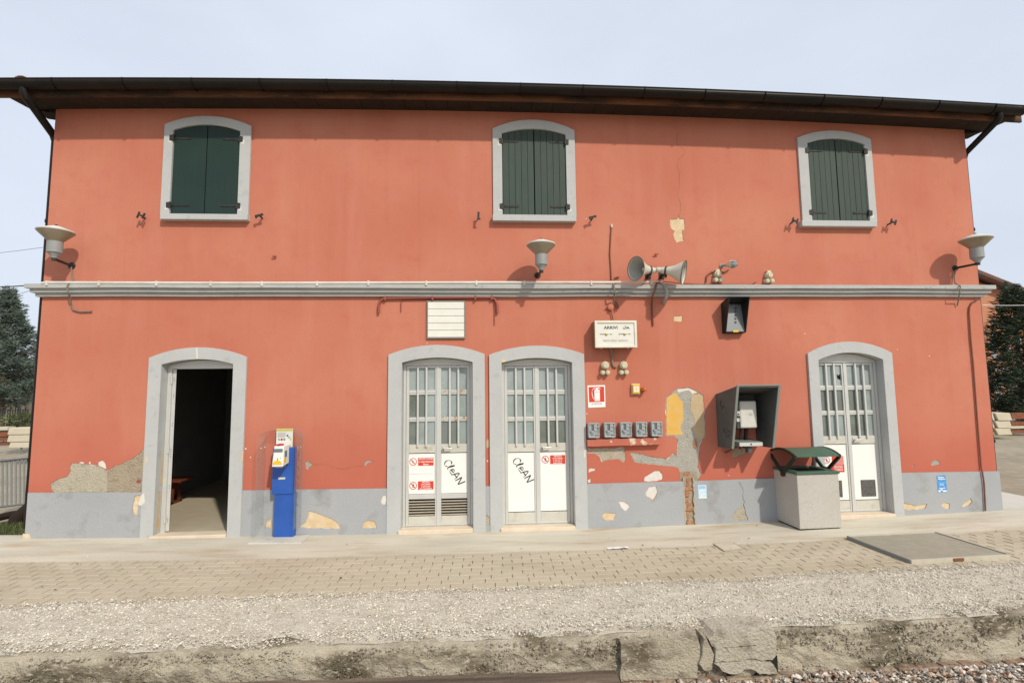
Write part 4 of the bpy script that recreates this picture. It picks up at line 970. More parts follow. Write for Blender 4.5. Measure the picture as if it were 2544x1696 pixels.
def on_track(r):
    x = r.uniform(.6, 7.2) if r.random() < .8 else r.uniform(-7, 8.5); y = EY - .085 - r.random() ** 1.3 * .9
    if x < tx1 and y > EY - .32: return None
    return (x, y, tz + .02 + .03 * noise.noise((x * 1.5, y * 1.5, 0)) + r.uniform(-.01, .03))
tag(stones('ballast', 'ballast', 14000, on_track, .012, .034, .75, 9), 'mixed brown and grey track ballast in front of the platform', 'ballast')

# ================================================================== THINGS ON THE WALL
# ---- wall lamps
def wall_lamp(root_px, axis_px, arm, label, cable=None, down=False):
    r = P(*root_px); t = thing('wall_lamp', r, label, 'lamp', 'wall lamps above the string course')
    a = P(*axis_px, -arm) if axis_px else r + Vector((0, -arm, 0)); zb = a.z       # bottom of the lantern
    x, y = a.x, -arm
    mb = MB().tube([r, (r.x + (x - r.x) * .9, y * .9, r.z + (zb - r.z) * .9), (x, y, zb)], .017, 10)
    mb.lathe([(0, .045), (.012, .045)], (r.x, -.001, r.z), (0, -1, 0), 12)
    mb.lathe([(-.02, .028), (.06, .028)], (x, y, zb), (0, 0, 1), 12); mb.build('bracket_arm', 'black_iron', t, smooth=True)
    MB().lathe([(.012, .034), (.03, .036), (.082, .076)], (x, y, zb), (0, 0, 1), 24).build('lamp_base', 'lamp_grey', t, smooth=True)
    MB().lathe([(.0825, .082), (.225, .082)], (x, y, zb), (0, 0, 1), 28).build('lamp_body', 'lamp_grey', t, smooth=True)
    MB().lathe([(.2255, .078), (.24, .088), (.345, .192), (.350, .194)], (x, y, zb), (0, 0, 1), 36).build('lamp_bowl', 'lamp_bowl', t, smooth=True)
    cap = MB().lathe([(.3505, .196), (.362, .200), (.368, .196), (.422, .06), (.432, .03)], (x, y, zb), (0, 0, 1), 36).build('lamp_cap', 'lamp_white', t, smooth=True)
    MB().lathe([(.432, .018), (.448, .016), (.451, .006)], (x, y, zb), (0, 0, 1), 10).build('finial', 'dark_metal', cap)
    if cable: MB().tube(cable, .009, 8).build('cable', 'cable_grey', t, smooth=True)
    return t
def route(q, pts, y=-.02): return [P(q, u, v, y if not isinstance(y, list) else y[i]) for i, (u, v) in enumerate(pts)]
wall_lamp((R5, 598, 468), (R5, 448, 412), .335, 'grey mushroom wall lamp at the left corner above the open doorway',
          route(R5, [(590, 470), (595, 530), (604, 590), (565, 618), (553, 650), (565, 690), (585, 730), (590, 800), (605, 832), (660, 847), (760, 845)], [-.02, -.02, -.03, -.15, -.16, -.15, -.08, -.02, -.02, -.02, -.02]))
wall_lamp((R7, 318, 548), (R7, 350, 512), .40, 'grey mushroom wall lamp below the middle shuttered window')
wall_lamp((R8, 1762, 488), (R8, 1952, 450), .335, 'grey mushroom wall lamp at the right corner above the string course',
          route(R8, [(1768, 500), (1758, 560), (1764, 612), (1808, 636), (1802, 690), (1790, 760), (1782, 800)], [-.02, -.02, -.04, -.16, -.15, -.04, -.02]))

# ---- horn loudspeakers
def horn(mouth, d, L, rm, label, mount):
    d = Vector(d).normalized(); back = mouth - d * L; t = thing('loudspeaker', mount, label, 'loudspeaker', 'horn loudspeakers above the string course')
    pf = [(0, .035), (.03, .040), (.035, .036), (.055, .036), (.06, .043), (.10, .048), (.17, .062), (.23, .085), (.29, .122), (L - .01, rm - .008), (L, rm)]
    MB().lathe(pf, back, d, 32, cap=False).build('horn', 'horn', t, smooth=True)
    MB().lathe([(L - .004, rm - .003), (.29, .116), (.23, .08), (.17, .058), (.12, .045), (.11, .0)], back, d, 32, cap=False).build('horn_inside', 'horn_inside', t, smooth=True)
    MB().lathe([(L - .008, rm + .001), (L + .004, rm + .004), (L + .006, rm), (L + .001, rm - .006)], back, d, 32, cap=False).build('rim', 'horn_rim', t, smooth=True)
    MB().lathe([(.15, .012), (.21, .026), (.225, .024)], back, d, 16).build('phasing_plug', 'horn', t, smooth=True)
    MB().lathe([(-.012, .02), (-.008, .031), (0, .034)], back, d, 20).build('driver_cap', 'horn', t, smooth=True)
    c = back + d * .12; mb = MB().beam(mount, (mount.x, -.12, mount.z), .03, .03); mb.tube([(mount.x, -.12, mount.z), (c.x, c.y + .02, c.z - .085), (c.x, c.y, c.z - .05)], .014, 8)
    mb.lathe([(0, .065), (.02, .065)], c - d * .01, d, 20, cap=False); mb.box(mount.x - .04, mount.x + .04, -.01, -.001, mount.z - .05, mount.z + .05)
    mb.build('bracket', 'black_iron', t)
H = zoom(1540, 610, 200 / 1493)
horn(P(H, 295, 425, -.36), (-.90, -.42, -.02), .36, .165, 'cream horn loudspeaker facing left above the string course', P(H, 520, 560))
horn(P(H, 1188, 498, -.42), (.86, -.50, -.22), .36, .165, 'cream horn loudspeaker facing right above the string course', P(H, 770, 560))
# ---- junction boxes with two glands
def gland_box(c, k, label, r=.058, proj=.09, gap=.058, dz=-.095, spout=False):
    t = thing('junction_box', c, label, 'junction box', 'cream electrical junction boxes with twin glands')
    MB().lathe([(.0, r), (proj * .6, r), (proj * .62, r * .92), (proj * .7, r * .92), (proj * .72, r * .70), (proj, r * .68)], c, (0, -1, 0), 8 if not spout else 10).build('box_body', 'cream_box', t, bevel=.003)
    for s in (-1, 1):
        p = c + Vector((s * gap * .62 - .004, 0, dz)); MB().lathe([(.002, .030), (proj * .8, .033), (proj * .95, .026), (proj, .014)], p, (0, -1, -.12), 16).build('gland', 'cream_box', t, smooth=True)
    if spout: MB().box(c.x - .028, c.x + .028, -proj * .65, -.004, c.z + r * .8, c.z + r * 1.35).build('conduit_entry', 'cream_box', t, bevel=.004)
    return t
Kz = zoom(1440, 780, 180 / 1568)
gland_box(P(Kz, 535, 1110, -.0), 0, 'cream round junction box with two glands, left of the pair under the arrivals board')
gland_box(P(Kz, 935, 1108, -.0), 0, 'cream round junction box with two glands, right of the pair under the arrivals board')
gland_box(P(R7, 1800, 543), 0, 'cream junction box with two glands above the string course beside the small floodlight', spout=True, r=.052, dz=-.08)
gland_box(P(R7, 2222, 552), 0, 'cream junction box with two glands above the string course above the black display hood', spout=True, r=.052, dz=-.08)
# ---- small floodlight
p = P(R7, 1842, 468); t = thing('floodlight', p, 'small grey floodlight on a short arm right of the loudspeakers', 'floodlight')
e = P(R7, 1900, 462, -.16); mb = MB().tube([p, e], .018, 10); mb.lathe([(0, .034), (.012, .034)], p, (0, -1, 0), 12); mb.build('arm', 'lamp_grey', t, smooth=True)
hd = P(R7, 1925, 457, -.20); dd = Vector((.55, -.8, .0)).normalized()
MB().lathe([(-.06, .028), (-.02, .05), (.0, .062), (.012, .062)], hd, dd, 20).build('lamp_housing', 'cream_box', t, smooth=True)
MB().lathe([(.0125, .056), (.05, .050), (.075, .03), (.08, .01)], hd, dd, 20).build('lens', 'lamp_grey', t, smooth=True)
mb = MB()
for k in range(4):
    a = math.pi / 2 * k + .4; u = dd.orthogonal().normalized(); v = dd.cross(u); s_ = u * math.cos(a) + v * math.sin(a)
    mb.tube([hd + dd * .01 + s_ * .06, hd + dd * .06 + s_ * .052, hd + dd * .085 + s_ * .02], .004, 6)
mb.build('guard', 'lamp_grey', t)
# ---- white conduit on the string course and other cabling
def cable(name, pts, r, m, label, cat, clips=None, cm=None, n=8):
    o = MB().tube(pts, r, n).build(name, m, None, smooth=True); c = Vector(pts[0]); set_origin(o, c); tag(o, label, cat); OFF[o] = c
    for cp in (clips or []): MB().box(cp.x - .012, cp.x + .012, cp.y - r - .006, cp.y + r + .002, cp.z - r - .022, cp.z + r + .004).build('clip', cm or m, o, bevel=.002)
    return o
yc = -.122
cl = [P(R5, u, 612, yc) for u in (395, 828, 1303, 1752, 2175)] + [P(R6, u, 612, yc) for u in (495, 920, 1400, 1813, 2210)] + [P(R7, u, 608, yc) for u in (762, 1258)]
cd = [P(R5, u, v, yc) for u, v in ((345, 612), (395, 607), (1200, 610), (2000, 612))] + [P(R6, u, v, yc) for u, v in ((400, 611), (1400, 608), (2100, 606))] + [P(R7, u, v, yc) for u, v in ((300, 606), (900, 606), (1310, 602))]
for c in cl: c.z = min(cd, key=lambda k: abs(k.x - c.x)).z
cable('conduit', cd, .019, 'conduit_white', 'long white plastic conduit clipped along the top of the string course', 'conduit', cl, 'conduit_white', 12)
cable('flexible_conduit', route(R7, [(1305, 604), (1345, 608), (1378, 635), (1392, 680), (1386, 730), (1368, 760), (1366, 778)], [-.08, -.11, -.16, -.17, -.15, -.06, -.005]), .021, 'conduit_grey', 'short grey flexible conduit curling over the string course below the loudspeakers', 'conduit', None, None, 12)
cable('cable', route(R7, [(1360, 600), (1320, 603), (1302, 615), (1296, 660), (1272, 715), (1266, 780), (1268, 850), (1276, 962)], [-.03, -.10, -.15, -.155, -.12, -.02, -.015, -.015]), .013, 'cable_brown', 'brown cable dropping from the string course right of the arrivals board', 'cable')
cable('cable', route(R7, [(905, 598), (935, 600), (950, 630), (958, 690), (950, 740), (945, 790)], [-.02, -.09, -.155, -.155, -.06, -.02]), .012, 'cable_grey', 'grey cable looping over the string course above the arrivals board', 'cable')
jb = thing('round_box', P(R7, 920, 812), 'round red-painted junction box above the arrivals board', 'junction box')
MB().lathe([(0, .045), (.035, .045), (.04, .038)], P(R7, 920, 812), (0, -1, 0), 18).build('box_body', 'red_plaster', jb, smooth=True)
mb = MB().tube(route(R7, [(880, 818), (920, 830), (900, 845), (930, 850), (945, 918)], -.025), .007, 6); mb.tube(route(R7, [(965, 760), (985, 800), (990, 825), (975, 815), (960, 780)], -.03), .008, 6); mb.build('loose_wire', 'cable_brown', jb, smooth=True)
rod = cable('cable', route(R7, [(932, 140), (926, 190), (917, 370), (924, 470), (930, 595)], -.012), .009, 'cable_brown', 'thin dark cable climbing the wall to a small white knob right of the middle window', 'cable')
MB().lathe([(-.03, .012), (0, .017), (.02, .012)], P(R7, 932, 135, -.015), (0, 0, 1), 10).build('knob', 'conduit_white', rod, smooth=True)
cable('cable', route(R7, [(1365, 598), (1500, 612), (1620, 622), (1850, 624), (2090, 625), (2130, 602)], -.03), .008, 'cable_brown', 'thin brown cable lying along the string course under the junction boxes', 'cable')
cable('cable', route(R7, [(1715, 605), (1722, 550), (1760, 520), (1800, 515), (1870, 520), (1905, 500)], -.02), .010, 'cable_brown', 'brown cable looping from the small floodlight to a junction box', 'cable')
pw = [(1003, 862), (1003, 810), (1012, 765), (1045, 736), (1450, 732), (1935, 730), (1968, 745), (1985, 790), (1988, 860)]
cable('pipe', route(R6, pw, -.03), .017, 'red_pipe', 'red-painted conduit bent down at both ends above the white slatted panel', 'conduit', route(R6, [(1058, 732), (1450, 732), (1805, 730), (1940, 728)], -.03), None, 10)
cable('cable', route(R6, [(1188, 848), (1188, 775), (1200, 755), (1240, 749), (1700, 745), (1930, 740), (1955, 770), (1962, 830), (1962, 962)], -.012), .006, 'red_pipe', 'thin red-painted cable running just below the red conduit', 'cable')
cable('pipe', route(R8, [(1948, 752), (1905, 772), (1884, 810), (1880, 860), (1886, 960), (1893, 1070)], -.018) + route(Q4, [(1914, 20), (1950, 500), (1982, 880), (1990, 905), (2004, 1000), (2016, 1228)], [-.018, -.018, -.02, -.045, -.045, -.045]), .010, 'cable_brown', 'slender vertical conduit running down the wall at the right corner', 'conduit', None, None, 10)
cable('cable', route(R7, [(958, 570), (985, 560), (995, 565)], -.02), .010, 'cable_brown', 'short stub of dark wire just above the string course left of the loudspeakers', 'cable')
for q, u, v, lb in ((R5, 2280, 395, 'left'), (R7, 1298, 376, 'right')):
    pp = P(q, u, v); mb = MB().beam(pp, pp + Vector((0, -.04, 0)), .012, .012); mb.beam(pp + Vector((-.03, -.03, 0)), pp + Vector((.03, -.03, .004)), .014, .014); mb.build('wall_nail', 'red_pipe', bld)

# ---- arrivals board
FL = P(Kz, 268, 450).x; yb_ = solve_y(*Kz(335, 430), FL); yb_ = max(-.34, min(-.20, yb_))
fa, fb = P(Kz, 325, 140, yb_), P(Kz, 1252, 722, yb_); x0, x1, z0, z1 = fa.x, fb.x, fb.z, fa.z
t = thing('arrivals_board', ((x0 + x1) / 2, 0, z0), 'boxed ARRIVI DA arrivals board with white frame above two junction boxes', 'board')
MB().box(x0 + .003, x1 - .006, yb_ + .02, -.002, z0 + .003, z1 - .006).build('case', 'tan_side', t, bevel=.004)
fw = .034
MB().plate([(x0, z0), (x1, z0), (x1, z1), (x0, z1)], [[(x0 + fw, z0 + fw * .9), (x1 - fw, z0 + fw * .9), (x1 - fw, z1 - fw), (x0 + fw, z1 - fw)]], yb_, yb_ + .0195).build('frame', 'board_frame', t, bevel=.004)
MB().box(x0 + fw, x1 - fw, yb_ + .014, yb_ + .0185, z0 + fw * .9, z1 - fw).build('face', 'board_white', t)
xm, hh, ww = (x0 + x1) / 2, z1 - z0, x1 - x0; yt = yb_ + .0132
text('ARRIVI', x0 + ww * .385, z0 + hh * .735, hh * .155, yt, 'ink', t, bold=.0012, sx=1.12)
text('DA', x0 + ww * .755, z0 + hh * .735, hh * .155, yt, 'ink', t, bold=.0012, sx=1.08)
MB().box(x0 + ww * .68, x0 + ww * .715, yt - .0016, yt - .001, z0 + hh * .735, z0 + hh * .80).build('worn_spot', 'board_white', t)
MB().box(x0 + ww * .76, x0 + ww * .82, yt - .0016, yt - .001, z0 + hh * .765, z0 + hh * .80).build('worn_spot', 'board_white', t)
text('REGGIO EMILIA - SASSUOLO', x0 + ww * .49, z0 + hh * .255, hh * .098, yt, 'ink_faded', t, sx=.74)
for cx in (.275, .715):
    b_ = MB().box(x0 + ww * (cx - .15), x0 + ww * (cx - .02), yt - .003, yt - .001, z0 + hh * .49, z0 + hh * .508); b_.box(x0 + ww * (cx + .02), x0 + ww * (cx + .05), yt - .003, yt - .001, z0 + hh * .49, z0 + hh * .508); b_.box(x0 + ww * (cx + .075), x0 + ww * (cx + .14), yt - .003, yt - .001, z0 + hh * .49, z0 + hh * .505)
    b_.build('clock_hand', 'ink', t)
    MB().lathe([(0, .018), (.012, .016), (.016, .008)], (x0 + ww * cx, yt, z0 + hh * .5), (0, -1, 0), 14).build('boss', 'gold', t, smooth=True)
for u in (465, 1035): MB().lathe([(0, .014), (.02, .012)], (P(Kz, u, 760, yb_ * .6).x, yb_ * .75, z0 + .009), (0, 0, -1), 10).build('latch', 'board_frame', t)
cable('cable', [(x0 + ww * .42, -.06, z0 + .01)] + route(Kz, [(705, 900), (708, 1060), (735, 1130), (800, 1150)], -.02), .015, 'cable_grey', 'dark cable between the arrivals board and its junction boxes', 'cable')
# ---- white slatted panel
a, b = P(R6, 1403, 757, -.03), P(R6, 1720, 1068, -.03)
t = thing('slatted_panel', ((a.x + b.x) / 2, 0, b.z), 'blank white panel of five horizontal boards above a door', 'panel')
MB().plate([(a.x, b.z), (b.x, b.z), (b.x, a.z), (a.x, a.z)], [[(a.x + .012, b.z + .014), (b.x - .012, b.z + .014), (b.x - .012, a.z - .012), (a.x + .012, a.z - .012)]], -.032, -.002).build('frame', 'hood_edge', t)
MB().box(a.x + .0125, b.x - .0125, -.008, -.003, b.z + .0145, a.z - .0125).build('backing', 'dark_gap', t)
zz0, zz1 = b.z + .016, a.z - .014
for k in range(5):
    MB().box(a.x + .014, b.x - .014, -.029, -.0085, zz0 + (zz1 - zz0) * k / 5 + .0025, zz0 + (zz1 - zz0) * (k + 1) / 5 - .0025).build('board', 'white_slat', t, bevel=.002)
# ---- black display hood
V = zoom(1760, 620, 200 / 1425)
xl = P(V, 225, 1100, 0).x; yt_ = max(-.40, min(-.2, solve_y(*V(365, 828), xl))); zt_ = P(V, 550, 825, yt_).z; zb_ = P(V, 450, 1480, -.06).z
xr = P(V, 735, 830, yt_).x; ybt = solve_y(*V(303, 1460), xl); ybt = max(-.16, min(-.06, ybt))
zfb = P(V, 480, 1462, ybt).z
t = thing('display_hood', ((xl + xr) / 2, 0, zb_), 'empty black display hood with a yellow label fixed under the string course', 'hood')
def side(x): return MB().hexa([(x, -.002, zb_), (x + .012, -.002, zb_), (x + .012, ybt, zfb), (x, ybt, zfb), (x, -.002, zt_ - .06), (x + .012, -.002, zt_ - .06), (x + .012, yt_, zt_), (x, yt_, zt_)])
side(xl).build('side_panel', 'hood_black', t); side(xr - .012).build('side_panel', 'hood_black', t)
MB().hexa([(xl + .0125, -.002, zt_ - .072), (xr - .0125, -.002, zt_ - .072), (xr - .0125, yt_, zt_ - .012), (xl + .0125, yt_, zt_ - .012), (xl + .0125, -.002, zt_ - .06), (xr - .0125, -.002, zt_ - .06), (xr - .0125, yt_, zt_), (xl + .0125, yt_, zt_)]).build('top_panel', 'hood_black', t)
bp_ = MB().hexa([(xl + .0125, -.004, zb_), (xr - .0125, -.004, zb_), (xr - .0125, ybt + .004, zfb), (xl + .0125, ybt + .004, zfb), (xl + .0125, -.004, zb_ + .012), (xr - .0125, -.004, zb_ + .012), (xr - .0125, ybt + .004, zfb + .012), (xl + .0125, ybt + .004, zfb + .012)]).build('bottom_panel', 'hood_black', t)
bk = MB().hexa([(xl + .013, -.01, zb_ + .014), (xr - .013, -.01, zb_ + .014), (xr - .013, ybt + .012, zfb + .014), (xl + .013, ybt + .012, zfb + .014), (xl + .013, -.006, zt_ - .075), (xr - .013, -.006, zt_ - .075), (xr - .013, -.02, zt_ - .074), (xl + .013, -.02, zt_ - .074)]).build('back_panel', 'hood_panel', t)
for v in (960, 1035, 1095, 1160, 1220, 1285):
    f_ = (v - 830) / (1460 - 830); yy = -.02 + (ybt + .012 + .02) * f_; pz = P(V, 480, v, yy)
    MB().lathe([(0, .014), (.006, .014), (.007, .008)], (pz.x, yy - .001, pz.z), (0, -1, .25), 12, cap=False).build('bolt_hole', 'ink', t)
for u in (410, 540):
    pz = P(V, u, 968, -.04); MB().lathe([(0, .016), (.006, .014)], (pz.x, -.042, pz.z), (0, -1, 0), 12, cap=False).build('bolt_hole', 'ink', t)
pz = P(V, 483, 1438, ybt - .004); MB().box(pz.x - .038, pz.x + .038, ybt - .008, ybt - .001, pz.z - .018, pz.z + .012).build('label_plate', 'yellow', t)
# ---- fire extinguisher sign
q = zoom(1440, 940, 220 / 1916)
a, b, c, d_ = P(q, 165, 150), P(q, 548, 140), P(q, 558, 615), P(q, 185, 632)
t = thing('extinguisher_sign', ((c.x + d_.x) / 2, 0, (c.z + d_.z) / 2), 'red and white ESTINTORE fire extinguisher sign beside a door', 'sign')
MB().plate([(d_.x, d_.z), (c.x, c.z), (b.x, b.z), (a.x, a.z)], [], -.005, -.001).build('plate', 'sign_white', t)
MB().plate(XZ(q, [(205, 512), (535, 500), (525, 172), (192, 184)]), [], -.0062, -.0051).build('red_field', 'sign_red', t)
MB().plate(XZ(q, [(322, 485), (438, 483), (434, 260), (418, 236), (388, 226), (396, 212), (432, 214), (462, 240), (440, 205), (420, 192), (352, 195), (352, 228), (328, 240), (316, 262)]), [], -.0074, -.0063).build('extinguisher_pictogram', 'sign_white', t)
strokes([XZ(q, [(350, 208), (300, 218), (270, 260), (268, 330), (290, 420), (312, 450)])], .0017 * 5, -.0075, 'sign_white', t, 'hose_pictogram')
MB().box(P(q, 322, 290).x, P(q, 438, 290).x, -.0078, -.0075, P(q, 380, 292).z, P(q, 380, 286).z).build('band', 'sign_red', t); MB().box(P(q, 322, 450).x, P(q, 438, 450).x, -.0078, -.0075, P(q, 380, 456).z, P(q, 380, 450).z).build('band', 'sign_red', t)
pe = P(q, 368, 548); text('ESTINTORE', pe.x, pe.z, .030, -.0062, 'ink_faded', t, rot=-.02, sx=.95)
# ---- yellow E box with amber beacon
a, b = P(q, 1135, 112, -.06), P(q, 1322, 345, -.06)
t = thing('alarm_box', ((a.x + b.x) / 2, 0, b.z), 'small yellow box marked E with amber beacon at its side', 'alarm box')
MB().box(a.x, b.x, -.03, -.001, b.z, a.z).build('base', 'cream_box', t, bevel=.004); MB().box(a.x + .008, b.x - .006, -.06, -.0305, b.z + .016, a.z - .012).build('cover', 'yellow', t, bevel=.006)
cxm, czm = (a.x + b.x) / 2, (a.z + b.z) / 2; MB().box(cxm - .032, cxm + .032, -.0612, -.0603, czm - .036, czm + .036).build('white_field', 'sign_white', t)
text('E', cxm, czm, .062, -.062, 'yellow', t, bold=.002)
bb = P(q, 1385, 240); MB().lathe([(0, .034), (.03, .034), (.085, .03), (.10, .022), (.105, .008)], (b.x + .045, -.002, bb.z), (.1, -1, 0), 18).build('beacon', 'amber', t, smooth=True)
# ---- five grey switch boxes and their red trough
def switch_box(cx, cz, lab):
    t = thing('switch_box', (cx, 0, cz - .1), lab, 'switch box', 'row of five grey switch boxes')
    w, h, y1 = .074, .098, -.105
    MB().box(cx - w, cx + w, -.085, -.002, cz - h, cz + h).build('case', 'meter_grey', t, bevel=.01)
    cv = MB().plate([(cx - w - .003, cz - h - .002), (cx + w + .003, cz - h - .002), (cx + w + .003, cz + h + .002), (cx - w - .003, cz + h + .002)], [[(cx - w + .012, cz - h + .022), (cx + w - .014, cz - h + .022), (cx + w - .014, cz + h - .014), (cx - w + .012, cz + h - .014)]], y1 - .012, -.086).build('cover', 'meter_grey', t, bevel=.005)
    MB().box(cx - w + .013, cx + w - .015, y1 + .002, -.0862, cz - h + .023, cz + h - .015).build('face', 'meter_grey', cv)
    MB().box(cx + .002, cx + .045, y1 - .012, y1 + .0015, cz - .01, cz + h - .016).build('rib', 'meter_grey', cv, bevel=.003)
    MB().box(cx - .028, cx - .001, y1 - .003, y1 + .0018, cz - .0, cz + h - .02).build('slot', 'meter_dark', cv)
    MB().lathe([(0, .026), (.012, .025), (.014, .018)], (cx - .015, y1, cz - .03), (0, -1, 0), 18).build('knob', 'meter_grey', cv, smooth=True)
    MB().beam((cx - .05, y1 - .010, cz - .002), (cx - .015, y1 - .016, cz - .028), .014, .012).build('lever', 'meter_grey', cv); MB().lathe([(0, .007), (.002, .007)], (cx - .015, y1 - .0145, cz - .03), (0, -1, 0), 10).build('pin', 'ink', cv)
    for dz in (.045, -.055): MB().tube([(cx + .02, y1 - .014, cz + dz), (cx + w + .004, y1 - .016, cz + dz), (cx + w + .007, y1 + .0, cz + dz - .012)], .006, 6).build('catch', 'meter_grey', cv)
    MB().box(cx - .035, cx + .035, -.06, -.01, cz - h - .03, cz - h + .001).build('cable_entry', 'meter_dark', t)
    return t
names = ['nearest the door', 'second from the door', 'middle one', 'second from the right end', 'farthest from the door']
for k, (u, v) in enumerate([(305, 1122), (650, 1112), (1000, 1104), (1335, 1098), (1668, 1090)]):
    pc = P(q, u, v, -.10); switch_box(pc.x, pc.z, 'grey switch box above the red trough, ' + names[k] + ' of five')
tp = [P(q, u, v, -.09) for u, v in ((165, 1325), (1780, 1280), (1778, 1428), (172, 1472))]
t = thing('cable_trough', ((tp[0].x + tp[1].x) / 2, 0, tp[3].z), 'red-painted metal trough with flaking paint under the switch boxes', 'trough')
MB().hexa([(tp[3].x, -.09, tp[3].z), (tp[2].x, -.09, tp[2].z), (tp[2].x, -.002, tp[2].z), (tp[3].x, -.002, tp[3].z), (tp[0].x, -.09, tp[0].z), (tp[1].x, -.09, tp[1].z), (tp[1].x, -.002, tp[1].z), (tp[0].x, -.002, tp[0].z)]).build('trough_body', 'red_metal', t, bevel=.004)

# ---- telephone hood, telephone and shelf
T = zoom(1760, 940, 200 / 1425)
xl = P(T, 122, 285).x; ytf = max(-.62, min(-.3, solve_y(*T(528, 140), xl))); ztf = P(T, 900, 125, ytf).z; ztb = P(T, 122, 278).z
xr = P(T, 1270, 120, ytf).x; ybf = max(-.4, min(-.15, solve_y(*T(432, 1240), xl))); zbf = P(T, 432, 1240, ybf).z; zbb = P(T, 172, 1205).z
t = thing('telephone_hood', ((xl + xr) / 2, 0, zbf), 'grey metal telephone hood with scribbled sides fixed to the wall', 'telephone hood')
th = .022
def hside(x): return MB().hexa([(x, -.002, zbb), (x + th, -.002, zbb), (x + th, ybf, zbf), (x, ybf, zbf), (x, -.002, ztb), (x + th, -.002, ztb), (x + th, ytf, ztf), (x, ytf, ztf)])
hl = hside(xl).build('side_panel', 'hood_grey', t, bevel=.004); hside(xr - th).build('side_panel', 'hood_grey', t, bevel=.004)
MB().hexa([(xl + th + .0005, -.002, ztb - th), (xr - th - .0005, -.002, ztb - th), (xr - th - .0005, ytf, ztf - th), (xl + th + .0005, ytf, ztf - th), (xl + th + .0005, -.002, ztb), (xr - th - .0005, -.002, ztb), (xr - th - .0005, ytf, ztf), (xl + th + .0005, ytf, ztf)]).build('top_panel', 'hood_grey', t)
MB().box(xl + th + .001, xr - th - .001, -.02, -.003, zbb + .25, ztb - .03).build('back_panel', 'hood_grey', t)
for s_, xx in ((-1, xl), (1, xr - th)):
    a_, b_ = Vector((xx + th / 2, ybf - .002, zbf)), Vector((xx + th / 2, ytf - .002, ztf + .004)); MB().beam(a_, b_, th + .008, .014, (0, 1, 0)).build('edge_trim', 'hood_edge', t)
MB().box(xl - .004, xr + .004, ytf - .010, ytf + .006, ztf - .004, ztf + .012).build('edge_trim', 'hood_edge', t)
def side_strokes(lines, w):      # pen marks on the outer left side panel, drawn in its Y/Z plane
    mb = MB()
    for ln in lines:
        pts = [Vector((xl - .0015, y, z)) for y, z in ln]
        for a_, b_ in zip(pts, pts[1:]): mb.beam(a_, b_, w, .0008, (1, 0, 0))
    mb.build('graffiti', 'ink', hl)
def onside(u, v):
    px, py = T(u, v); d0 = FWD + RIGHT * ((px - 1272) / FPX) + UP * ((848 - py) / FPX); k_ = (xl - CAM.x) / d0.x; pp = CAM + d0 * k_; return (pp.y, pp.z)
side_strokes([[onside(*k_) for k_ in l] for l in ([(225, 470), (205, 440), (225, 390), (235, 395), (215, 440), (230, 540), (240, 545), (250, 490), (265, 465), (262, 520), (280, 515)], [(250, 880), (300, 880)], [(290, 890), (260, 930), (320, 950)], [(325, 900), (345, 890)], [(340, 930), (380, 935), (375, 950)], [(325, 960), (320, 1030), (370, 1025)], [(360, 980), (372, 1030)])], .010)
yp = -.30
pa, pb = P(T, 548, 400, yp), P(T, 872, 872, yp)
ph = thing('telephone', ((pa.x + pb.x) / 2, 0, pb.z), 'plain white wall telephone box inside the grey hood', 'telephone')
MB().box(pa.x - .02, pb.x - .03, -.26, -.021, pb.z - .005, pa.z - .01).build('back_box', 'meter_grey', ph, bevel=.01)
MB().box(pa.x, pb.x, yp, -.262, pb.z, pa.z).build('cover', 'phone_white', ph, bevel=.018)
MB().box(pa.x - .035, pa.x + .004, yp + .004, -.265, P(T, 530, 660, yp).z, P(T, 530, 580, yp).z).build('lock_tab', 'phone_white', ph, bevel=.004); MB().box(pa.x - .045, pa.x - .005, yp + .01, -.262, P(T, 530, 765, yp).z, P(T, 530, 705, yp).z).build('lock_tab', 'phone_white', ph, bevel=.004)
MB().lathe([(0, .012), (.002, .012)], (pa.x - .016, yp + .004, P(T, 530, 630, yp).z), (0, -1, 0), 10).build('lock', 'ink', ph)
for k_ in range(3):
    MB().box(P(T, 680, 0, yp).x, P(T, 745, 0, yp).x, yp - .0012, yp - .0004, P(T, 700, 622 + k_ * 16, yp).z, P(T, 700, 616 + k_ * 16, yp).z).build('print', 'ink_faded', ph)
MB().tube([(pa.x + .12, -.22, pb.z), (pa.x + .12, -.2, pb.z - .12), (pa.x + .14, -.1, pb.z - .28)], .025, 10).build('cable_sleeve', 'hood_black', ph, smooth=True)
MB().tube([(pa.x + .05, -.2, pb.z), (pa.x + .04, -.18, pb.z - .15), (pa.x + .08, -.1, pb.z - .3)], .012, 8).build('cable_sleeve', 'bin_dark_green', ph, smooth=True)
ys_ = max(-.36, ybf + .0); sa, sb = P(T, 545, 1130, ys_), P(T, 962, 1195, ys_)
MB().hexa([(sa.x, ys_, sb.z), (sb.x, ys_, sb.z), (sb.x - .02, -.022, sb.z), (xl + th + .03, -.022, sb.z), (sa.x, ys_, sa.z), (sb.x, ys_, sa.z), (sb.x - .02, -.022, sa.z + .02), (xl + th + .03, -.022, sa.z + .02)]).build('shelf', 'hood_edge', t, bevel=.004)
MB().box(sa.x + .002, sb.x - .002, ys_ - .004, ys_ - .0006, sb.z + .004, sa.z - .004).build('shelf_front', 'aluminium', t); MB().lathe([(0, .012), (.004, .01)], ((sa.x + sb.x) / 2, ys_ - .004, (sa.z + sb.z) / 2), (0, -1, 0), 12).build('lock', 'ink', t)
MB().box((sa.x + sb.x) / 2 - .02, (sa.x + sb.x) / 2 + .03, ys_ + .04, ys_ + .12, sb.z - .09, sb.z - .001).build('shelf_bracket', 'hood_grey', t)
MB().beam((sa.x + .01, ys_ + .05, sb.z), (sa.x - .03, -.02, sb.z - .12), .02, .02).build('shelf_bracket', 'hood_grey', t)

